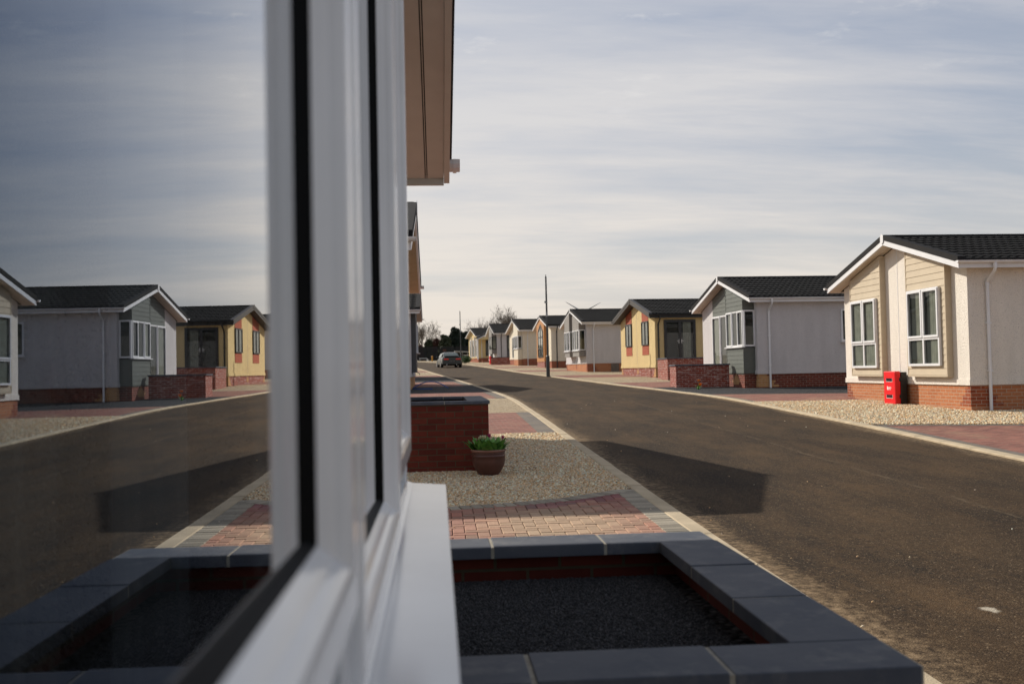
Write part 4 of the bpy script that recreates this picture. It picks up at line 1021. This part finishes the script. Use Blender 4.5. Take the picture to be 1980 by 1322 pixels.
# ------------------------------------------------------------------ pot with tulips
pot = thing('plant_pot', 'brown glazed terracotta pot on cream gravel by the brick planter', 'plant pot', (.585, 11.82, gz(11.8)+.0)); pot.scale = (1.05,)*3
m = MB(); m.lathe([(0, .0), (.100, .0), (.108, .008), (.142, .055), (.172, .115), (.188, .175), (.184, .215), (.190, .220), (.190, .232), (.184, .237), (.183, .25), (.188, .254), (.188, .264), (.182, .268)], 40); m.build('body', M['terracotta'], pot, smooth=True)
m = MB(); m.lathe([(.181, .267), (.188, .272), (.199, .280), (.203, .290), (.199, .299), (.186, .300), (.176, .294), (.172, .27)], 40); m.build('rim', M['terracotta_rim'], pot, smooth=True)
m = MB(); m.lathe([(.175, .27), (.09, .277), (.0, .28)], 24); m.build('soil', M['soil'], pot)
tul = thing('tulip_plant', 'cluster of leafy tulips, cream and pink, growing in the terracotta pot', 'flowers', (.585, 11.82, gz(11.8)+.275)); tul.scale = (1.12,)*3
def leaf(m, base, az, lean, L, w, curl=.5):
    n = 7; pts = []
    for i in range(n+1):
        t = i/n; a = lean+curl*t*t; r = L*t*math.sin(lean+curl*t*.6); z = L*t*math.cos(lean+curl*t*.6)
        ww = w*math.sin(PI*min(1, .12+.88*t))**.8*(1 if t < 1 else 0)+.001
        c = Vector((base[0]+r*math.cos(az), base[1]+r*math.sin(az), base[2]+z)); s_ = Vector((-math.sin(az), math.cos(az), 0))
        ctr = c-Vector((math.cos(az), math.sin(az), 0))*ww*.35
        pts += [c-s_*ww, ctr, c+s_*ww]
    b = len(m.v); m.add(pts, [])
    for i in range(n):
        for k in (0, 1): m.f.append([b+3*i+k, b+3*i+k+1, b+3*i+k+4, b+3*i+k+3]); m.mi.append(0); m.fc.append(None)
for k in range(85):
    m = MB(); r = .15*math.sqrt(random.random()); az0 = random.uniform(0, 2*PI)
    leaf(m, (r*math.cos(az0), r*math.sin(az0), 0), az0+random.uniform(-.7, .7), random.uniform(.02, .35)+r*2.6, random.uniform(.12, .19), random.uniform(.028, .044), random.uniform(.1, .6))
    m.build('leaf', M['leaf'], tul, smooth=True, recalc=False)
def tulip(root, x, y, z, s, mat, open_=.3):
    m = MB(); m.tube([(x*.6, y*.6, 0), (x, y, z)], .0045, 6); m.build('stem', M['stem'], root)
    m = MB()
    for k in range(6):
        az = k*PI/3; leaf(m, (x, y, z-.005), az, .25+open_, s, s*.36, -open_*.9)
    m.build('flower', M[mat], root, smooth=True, recalc=False)
tulip(tul, -.045, -.03, .150, .046, 'petal_white', .7); tulip(tul, -.085, .0, .135, .042, 'petal_white', .7); tulip(tul, -.07, -.05, .158, .040, 'petal_white', .9)
tulip(tul, .012, .01, .160, .044, 'petal_pink', .1); tulip(tul, .155, .0, .145, .036, 'petal_pink', .05); tulip(tul, -.115, .02, .12, .030, 'petal_pink', .05)
# orange flowers in the dark gravel
fl = thing('flower_plant', 'small plant with orange flowers in dark gravel by a low brick wall', 'flowers', (8.75, 33.0, gz(33)))
for k in range(9):
    m = MB(); leaf(m, (random.uniform(-.03,.03), random.uniform(-.03,.03), 0), random.uniform(0, 2*PI), random.uniform(.2, .9), random.uniform(.12, .26), .016); m.build('leaf', M['leaf'], fl, recalc=False)
for (x, y, z) in ((.03, 0, .26), (.09, .0, .14), (.07, 0, .10)): tulip(fl, x-.02, y, z+.02, .085, 'petal_orange', 1.0)

# ------------------------------------------------------------------ red extinguisher cabinets
def cabinet(loc, rotz, label):
    r = thing('fire_extinguisher_cabinet', label, 'extinguisher cabinet', loc, rotz, 'red fire extinguisher cabinets')
    # local: front faces -x ; width along y ; the hinge side is y=0 (near)
    m = MB(); m.box(-.30, -.16, .0, .58, .02, .80); m.build('door', M['red_plastic'], r, bevel=.022)
    m = MB(); m.box(-.155, .0, .0, .58, .0, .78)
    for z in (.16, .56): m.box(-.20, -.15, -.012, .03, z, z+.09)
    m.build('back_box', M['black_plastic'], r, bevel=.016)
    for z in (.17, .56):
        m = MB(); m.box(-.304, -.297, .13, .44, z, z+.075); m.build('inspection_window', M['smoke_window'], r)
        m = MB(); m.box(-.3035, -.298, .122, .448, z-.009, z-.001); m.box(-.3035, -.298, .122, .129, z, z+.075); m.box(-.3035, -.298, .441, .448, z, z+.075); m.build('window_trim', M['sticker'], r)
    m = MB(); x0, x1 = -.303, -.298
    m.box(x0, x1, .355, .40, .36, .445); m.box(x0, x1, .325, .347, .355, .425)
    for (a, b, z) in ((.20, .31, .42), (.19, .31, .402), (.22, .31, .385), (.21, .30, .362)): m.box(x0, x1, a, b, z, z+.010)
    m.build('label', M['sticker'], r)
    return r
cabinet((11.02, 22.70, .50), math.radians(.75), 'red and black fire extinguisher cabinet against the cream home beside its gable bays')
c_ = cabinet((5.42, 97.0, 2.13), math.radians(6), 'small far red extinguisher cabinet by the brick wall at the grey home')

# ------------------------------------------------------------------ lamp posts
def post(x, y, h_, label, sensor=True):
    r = thing('lamp_post', label, 'lamp post', (x, y, gz(y)), 0, 'slim steel lamp posts')
    m = MB(); m.tube([(0,0,-.1), (0,0,1.05), (0,0,1.10)], [.095, .095, .06], 14); m.build('base_sleeve', M['metal_post'], r)
    m = MB(); m.tube([(0,0,1.08), (-.01,0,h_*.62), (-.02,0,h_)], [.055, .048, .042], 12); m.tube([(-.02,0,h_), (-.02,0,h_+.10)], .02, 8); m.build('column', M['metal_post'], r)
    m = MB(); m.tube([(-.008,0,h_*.60), (-.01,0,h_*.645)], .052, 12); m.build('reflective_band', M['galv'], r)
    m = MB(); m.tube([(-.01,0,h_*.735), (-.01,0,h_*.743)], .055, 12); m.box(-.12, -.05, -.03, .03, h_*.735, h_*.755); m.build('bracket', M['galv'], r)
    return r
post(5.72, 51.4, 5.2, 'dark slim lamp post rising before the orange timber home'); post(2.55, 108, 5.6, 'distant slim post standing by the far yellow home')

# ------------------------------------------------------------------ hoses
m = MB(); pts = []
for k in range(25):
    t = k/24; pts.append((-.95+1.35*t, 38.2-.4*t, gz(38)+.03+.27*math.sin(PI*t)**.9))
m.tube(pts, .018, 8); m.tube([(-.95, 38.2, gz(38)+.02), (-.4, 38.0, gz(38)+.02), (-.2, 37.7, gz(38)+.02)], .018, 8)
tag(m.build('hose', M['blue_hose'], smooth=True), 'blue hose arching out of the dark gravel', 'hose')
m = MB(); pts = []
for k in range(30):
    t = k/29; pts.append((-1.75+.65*t+.1*math.sin(9*t), 60-.6*t, gz(60)+.03+.20*math.sin(PI*t)))
m.tube(pts, .022, 6); tag(m.build('hose', M['black_hose'], smooth=True), 'thin black hose looping over pale gravel', 'hose')

# ------------------------------------------------------------------ car
car = thing('parked_car', 'dark grey-green saloon car on the road seen from behind with red tail lights', 'car', (1.22, 82.0, gz(82)+.012), math.radians(6.5))
def loft(name, st, mat, parent, smooth=True):
    m = MB(); k = len(st[0][1])
    for y, ringp in st: m.v += [(x, y, z) for x, z in ringp]
    for i in range(len(st)-1):
        for j in range(k): m.f.append([i*k+j, i*k+(j+1) % k, (i+1)*k+(j+1) % k, (i+1)*k+j]); m.mi.append(0); m.fc.append(None)
    m.f.append(list(range(k))[::-1]); m.mi.append(0); m.fc.append(None); m.f.append([(len(st)-1)*k+j for j in range(k)]); m.mi.append(0); m.fc.append(None)
    return m.build(name, mat, parent, smooth=False, bevel=.02)
def ringb(w_, zb, zt, wt): # body section
    pts = [(w_*.9, zb), (w_, zb+.14), (w_*1.0, zb+.32), (w_*.985, zt-.16), (wt, zt-.03), (wt*.8, zt)]
    return pts+[(-x, z) for x, z in pts[::-1]]
car.scale = (1, 1, .93)
loft('body', [(0, ringb(.76, .30, .90, .68)), (.12, ringb(.83, .26, .955, .74)), (.75, ringb(.86, .20, .955, .76)), (1.6, ringb(.865, .18, .93, .78)), (2.8, ringb(.865, .18, .90, .78)), (3.6, ringb(.85, .2, .84, .74)), (4.25, ringb(.80, .24, .74, .66)), (4.5, ringb(.70, .3, .62, .55))], M['carpaint'], car)
def ringc(w_, zt, wt): pts = [(w_, .86), (wt, zt-.05), (wt*.86, zt)]; return pts+[(-x, z) for x, z in pts[::-1]]
loft('cabin', [(.62, ringc(.70, .97, .66)), (1.25, ringc(.76, 1.34, .58)), (1.7, ringc(.78, 1.385, .57)), (2.4, ringc(.78, 1.36, .57)), (3.25, ringc(.74, .95, .66))], M['carpaint'], car)
m = MB(); m.add([(-.57, .735, 1.04), (.57, .735, 1.04), (.49, 1.17, 1.305), (-.49, 1.17, 1.305)], [(0,1,2,3)])
for v in range(4): x, y, z = m.v[v]; m.v[v] = (x, y-.03, z+.02)
m.build('rear_window', M['carglass'], car)
for s_ in (1, -1):
    m = MB(); m.add([(s_*.775, .95, .97), (s_*.795, 2.9, .96), (s_*.66, 2.35, 1.30), (s_*.66, 1.35, 1.30)], [(0,1,2,3)]); m.build('side_window', M['carglass'], car)
    m = MB(); m.box(s_*.30, s_*.70, -.025, .05, .71, .80); m.build('tail_light', M['tail'], car, bevel=.015)
    m = MB(); m.box(s_*.86, s_*1.0, 2.65, 2.78, .92, 1.03); m.build('wing_mirror', M['carpaint'], car, bevel=.02)
    for y in (.85, 3.5):
        m = MB(); m.tube([(s_*.66, y, .31), (s_*.70, y, .31), (s_*.85, y, .31), (s_*.875, y, .31)], [.28, .31, .31, .28], 20)
        wh = m.build('wheel', M['tyre'], car); m = MB(); m.tube([(s_*.86, y, .31), (s_*.885, y, .31)], .21, 16)
        for q in range(5): m.box(s_*.875, s_*.892, y-.03, y+.03, .31, .49)
        m.build('rim', M['alloy'], wh)
m = MB(); m.box(-.27, .27, -.012, .03, .50, .62); pl = m.build('number_plate', M['black_plastic'], car)
m = MB()
for k in range(7):
    if k != 4: m.box(-.215+k*.062, -.175+k*.062, -.018, -.01, .525, .60)
m.build('plate_characters', M['plate'], pl)
m = MB(); m.box(-.84, .84, -.06, .1, .29, .47); m.build('rear_bumper', M['carpaint'], car, bevel=.04)
m = MB(); m.box(-.6, .6, -.02, .15, .955, .985); m.build('spoiler', M['carpaint'], car, bevel=.01)
m = MB()
for x in (-.45, .35): m.tube([(x, -.05, .27), (x, .2, .27)], .04, 10)
m.build('exhaust', M['alloy'], car)

# ------------------------------------------------------------------ fence and clutter at the end of the road
fn = thing('fence', 'dark vertical-board fence closing the end of the road', 'fence', (-14, 139.5, gz(139.5)))
m = MB(); x = 0
while x < 20:
    hh = 1.95+random.uniform(-.03, .03)
    if random.random() < .93: m.box(x, x+.085, -.01, .015, .05, hh)
    x += .115
for z in (.4, 1.6): m.box(0, 20, .015, .05, z, z+.07)
m.build('boards', M['fence'], fn)
for k in range(9):
    m = MB(); m.box(k*2.5-.05, k*2.5+.05, .05, .15, -.2, 2.05); m.build('post', M['fence'], fn)
b = thing('bollard', 'small orange-yellow bollard at the end of the road', 'bollard', (-.68, 132, gz(132)))
m = MB(); m.lathe([(0, .0), (.13, 0), (.13, .06), (.10, .08), (.10, .55), (.12, .57), (.12, .63), (.07, .70), (0, .72)], 16); m.build('body', M['bollard'], b, smooth=False)
r = thing('barrier', 'low pale barrier rail before the dark fence', 'barrier', (-1.9, 135, gz(135)))
m = MB(); m.box(-.55, .55, -.04, .04, .30, .44); m.build('rail', M['galv'], r)
for x in (-.45, .45): m = MB(); m.box(x-.05, x+.05, -.05, .05, 0, .295); m.build('leg', M['galv'], r)
sg = thing('sign_board', 'small faded brown board fixed on the dark fence', 'sign', (1.02, 139.4, gz(139)+1.25))
m = MB(); m.box(-.25, .25, -.03, .0, 0, .32); m.build('panel', M['russet'], sg); m = MB(); m.box(-.28, .28, -.0, .008, -.03, .35); m.build('backing', M['fence'], sg)
sh = thing('shelter', 'low grey-roofed open shelter with white posts behind the car', 'shelter', (2.2, 122, gz(122)))
m = MB(); m.prism([(-.1, 1.35), (2.9, 1.15), (2.9, 1.05), (-.1, 1.2)], lambda u, z, d: (u, d, z), 0, 2.2); m.build('roof', M['galv'], sh)
for x in (.2, .9, 1.5, 2.2):
    m = MB(); m.box(x-.03, x+.03, .1, .16, -.1, 1.1); m.build('post', M['galv'], sh)
m = MB(); m.box(0, 2.8, 2.0, 2.1, 0, 1.1); m.build('back_panel', M['fence'], sh); m = MB(); m.box(.9, 1.5, .05, .09, .55, .62); m.box(1.0, 2.2, .05, .09, .75, .8); m.build('rail', M['white'], sh)
def leaf_cloud(m, c, r, n, size, zmul=1., shape='ball'):
    for _ in range(n):
        while True:
            p = Vector((random.uniform(-1,1), random.uniform(-1,1), random.uniform(-1,1)))
            if .25 < p.length < 1: break
        if shape == 'cone':
            t = random.random()**1.5; rr = (1-t)*(.6+.5*random.random()); a = random.uniform(0, 2*PI); p = Vector((rr*math.cos(a), rr*math.sin(a), t*2-1))
        q = Vector((c[0]+p.x*r, c[1]+p.y*r, c[2]+p.z*r*zmul)); s_ = size*random.uniform(.5, 1.3)
        u = Vector((random.gauss(0,1), random.gauss(0,1), random.gauss(0,1))).normalized(); v = u.orthogonal().normalized()
        m.add([q-u*s_, q+v*s_*.55, q+u*s_, q-v*s_*.55], [(0,1,2,3)])
bs = thing('bush', 'clipped round green bush at the corner of the far yellow home', 'bush', (2.98, 104.6, gz(104.6)))
m = MB()
for _ in range(7): leaf_cloud(m, (random.uniform(-.28,.28), random.uniform(-.3,.3), .42+random.uniform(-.12,.16)), .34, 420, .05)
m.build('foliage', M['box'], bs, recalc=False); m = MB(); m.tube([(0,0,-.1), (0,0,.4)], .04, 6); m.build('stem', M['bark'], bs)
rf = thing('flower_plant', 'red flowers low beside the round green bush', 'flowers', (2.35, 106, gz(106)))
m = MB(); leaf_cloud(m, (0,0,.15), .3, 200, .05, .6); m.build('leaves', M['hedge'], rf, recalc=False); m = MB(); leaf_cloud(m, (0,0,.32), .28, 90, .05, .5); m.build('flower_heads', M['petal_red'], rf, recalc=False)

# ------------------------------------------------------------------ trees
def bare_tree(label, loc, H, spread, seed, stems=6):
    """several upright limbs from a short bole, each forking into a fan of fine upright twigs"""
    rnd = random.Random(seed); r = thing('bare_tree', label, 'tree', loc); tr = MB(); cr = MB()
    def grow(p, d, L, rad, lvl):
        n = 4; path = [p]; rs = [rad]; q = p
        for i in range(n):
            d = (d+Vector((rnd.gauss(0,.09), rnd.gauss(0,.09), .07))).normalized(); q = q+d*L/n; path.append(q); rs.append(max(.009, rad*(1-.5*(i+1)/n)))
        (tr if lvl < 1 else cr).tube(path, rs, 6 if lvl < 1 else 3, cap=False)
        if lvl >= 4: return
        for j in range((6, 5, 5, 3)[lvl]):
            k = 1+rnd.randrange(4) if lvl else 2+rnd.randrange(3); b_ = path[k]
            a = rnd.uniform(.3, .95); az = rnd.uniform(0, 2*PI); t = d.orthogonal().normalized(); t.rotate(Matrix.Rotation(az, 3, d))
            grow(b_, (d*math.cos(a)+t*math.sin(a)).normalized(), L*rnd.uniform(.48, .72), max(.012, rs[k]*rnd.uniform(.5, .75)), lvl+1)
    tr.tube([(0,0,-.3), (0,0,H*.12), (0,0,H*.2)], [H*.03, H*.025, H*.02], 8)
    for k in range(stems):
        az = 2*PI*k/stems+rnd.uniform(-.4, .4); le = rnd.uniform(.15, .55)*spread
        grow(Vector((0, 0, H*rnd.uniform(.12, .2))), Vector((math.sin(le)*math.cos(az), math.sin(le)*math.sin(az), math.cos(le))), H*rnd.uniform(.40, .52), H*.013, 0)
    tr.build('trunk', M['bark'], r, smooth=True); cr.build('crown', M['twig'], r)
    return r
def gp(px, Y, dz=0): return ((px-845)/1925*Y, Y, gz(Y)+dz)
bare_tree('bare spreading tree behind the ivory and grey homes', gp(980, 150), 6.9, 1.5, 3)
bare_tree('bare tree close to the left of that spreading tree, behind the grey home', gp(955, 156), 7.0, 1.4, 11)
bare_tree('bare tree with pale twigs at the far left behind the fence', gp(815, 165), 6.6, 1.2, 21)
bare_tree('lower bare tree left of the evergreens behind the fence', gp(846, 172), 4.2, 1.2, 31)
bare_tree('low bare tree just beside the tallest evergreen', gp(862, 178), 4.2, 1.2, 41)
def evergreen(label, loc, H, R, n, mat, name='evergreen_tree', cat='tree', shape='ball'):
    r = thing(name, label, cat, loc); m = MB(); m.tube([(0,0,-.2), (0,0,H*.5), (0.05,0,H*.85)], [.16, .11, .03], 7); m.build('trunk', M['bark'], r)
    m = MB()
    for k in range(n):
        t = (k+.5)/n; z = H*(.12+.83*t); rr = R*(1-.75*t**1.6)*random.uniform(.55, 1); a = k*2.4
        leaf_cloud(m, (rr*.62*math.cos(a), rr*.62*math.sin(a), z), R*.36*(1.15-.6*t), 170, .20, .85)
    m.build('crown', mat, r, recalc=False); return r
evergreen('tallest dark evergreen tree rising behind the fence', gp(881, 150), 5.0, 2.2, 26, M['conifer'])
evergreen('second dark evergreen tree, partly hidden by the distant post', gp(898, 152), 4.4, 1.9, 22, M['conifer'])
evergreen('low olive evergreen left of the tallest one behind the fence', gp(861, 148), 3.8, 1.8, 18, M['hedge'])
evergreen('russet-leaved shrub behind the middle of the fence', gp(845, 150), 3.3, 1.5, 16, M['russet'], 'shrub', 'shrub')
evergreen('olive shrub behind the left part of the fence', gp(830, 150), 3.2, 1.6, 16, M['hedge'], 'shrub', 'shrub')
evergreen('reddish shrub at the left end of the fence', gp(811, 150), 2.3, 1.3, 14, M['russet'], 'shrub', 'shrub')

# ------------------------------------------------------------------ wind turbine
TY = 1200.; hx = (1129-845)/F*TY; hz_ = CAMZ+(716-(603+.02*(1129-990)))/F*TY
wt = thing('wind_turbine', 'pale wind turbine far off, two blades rising above a roof ridge', 'wind turbine', (hx, TY, 3))
m = MB(); m.tube([(0,0,-2), (0,0,hz_-3)], [2.0, 1.2], 16); m.build('tower', M['turbine'], wt)
m = MB(); m.box(-1.5, 1.5, -1.5, 7, hz_-4.2, hz_-1.6); m.build('nacelle', M['turbine'], wt, bevel=.4)
hub = Vector((0, -3, hz_-3)); m = MB(); m.tube([hub+Vector((0,1.6,0)), hub+Vector((0,0,0)), hub+Vector((0,-1.4,0))], [1.3, 1.3, .4], 14); m.build('hub', M['turbine'], wt)
for a in (-58, 62, 182):
    an = math.radians(a); d = Vector((math.sin(an), 0, math.cos(an))); s_ = Vector((d.z, 0, -d.x)); m = MB(); st = []
    for t, w_, th in ((.0, .5, .5), (.05, .55, .5), (.18, 1.15, .35), (.5, .75, .22), (.85, .42, .12), (1, .12, .05)):
        c = hub+d*(.8+24.5*t); m.v += [tuple(c+s_*w_), tuple(c+Vector((0,th,0))), tuple(c-s_*w_*.7), tuple(c-Vector((0,th,0)))]
    for i in range(5):
        for k in range(4): m.f.append([4*i+k, 4*i+(k+1) % 4, 4*i+4+(k+1) % 4, 4*i+4+k]); m.mi.append(0); m.fc.append(None)
    m.f.append([20,21,22,23]); m.mi.append(0); m.fc.append(None)
    m.build('blade', M['turbine'], wt, smooth=True)
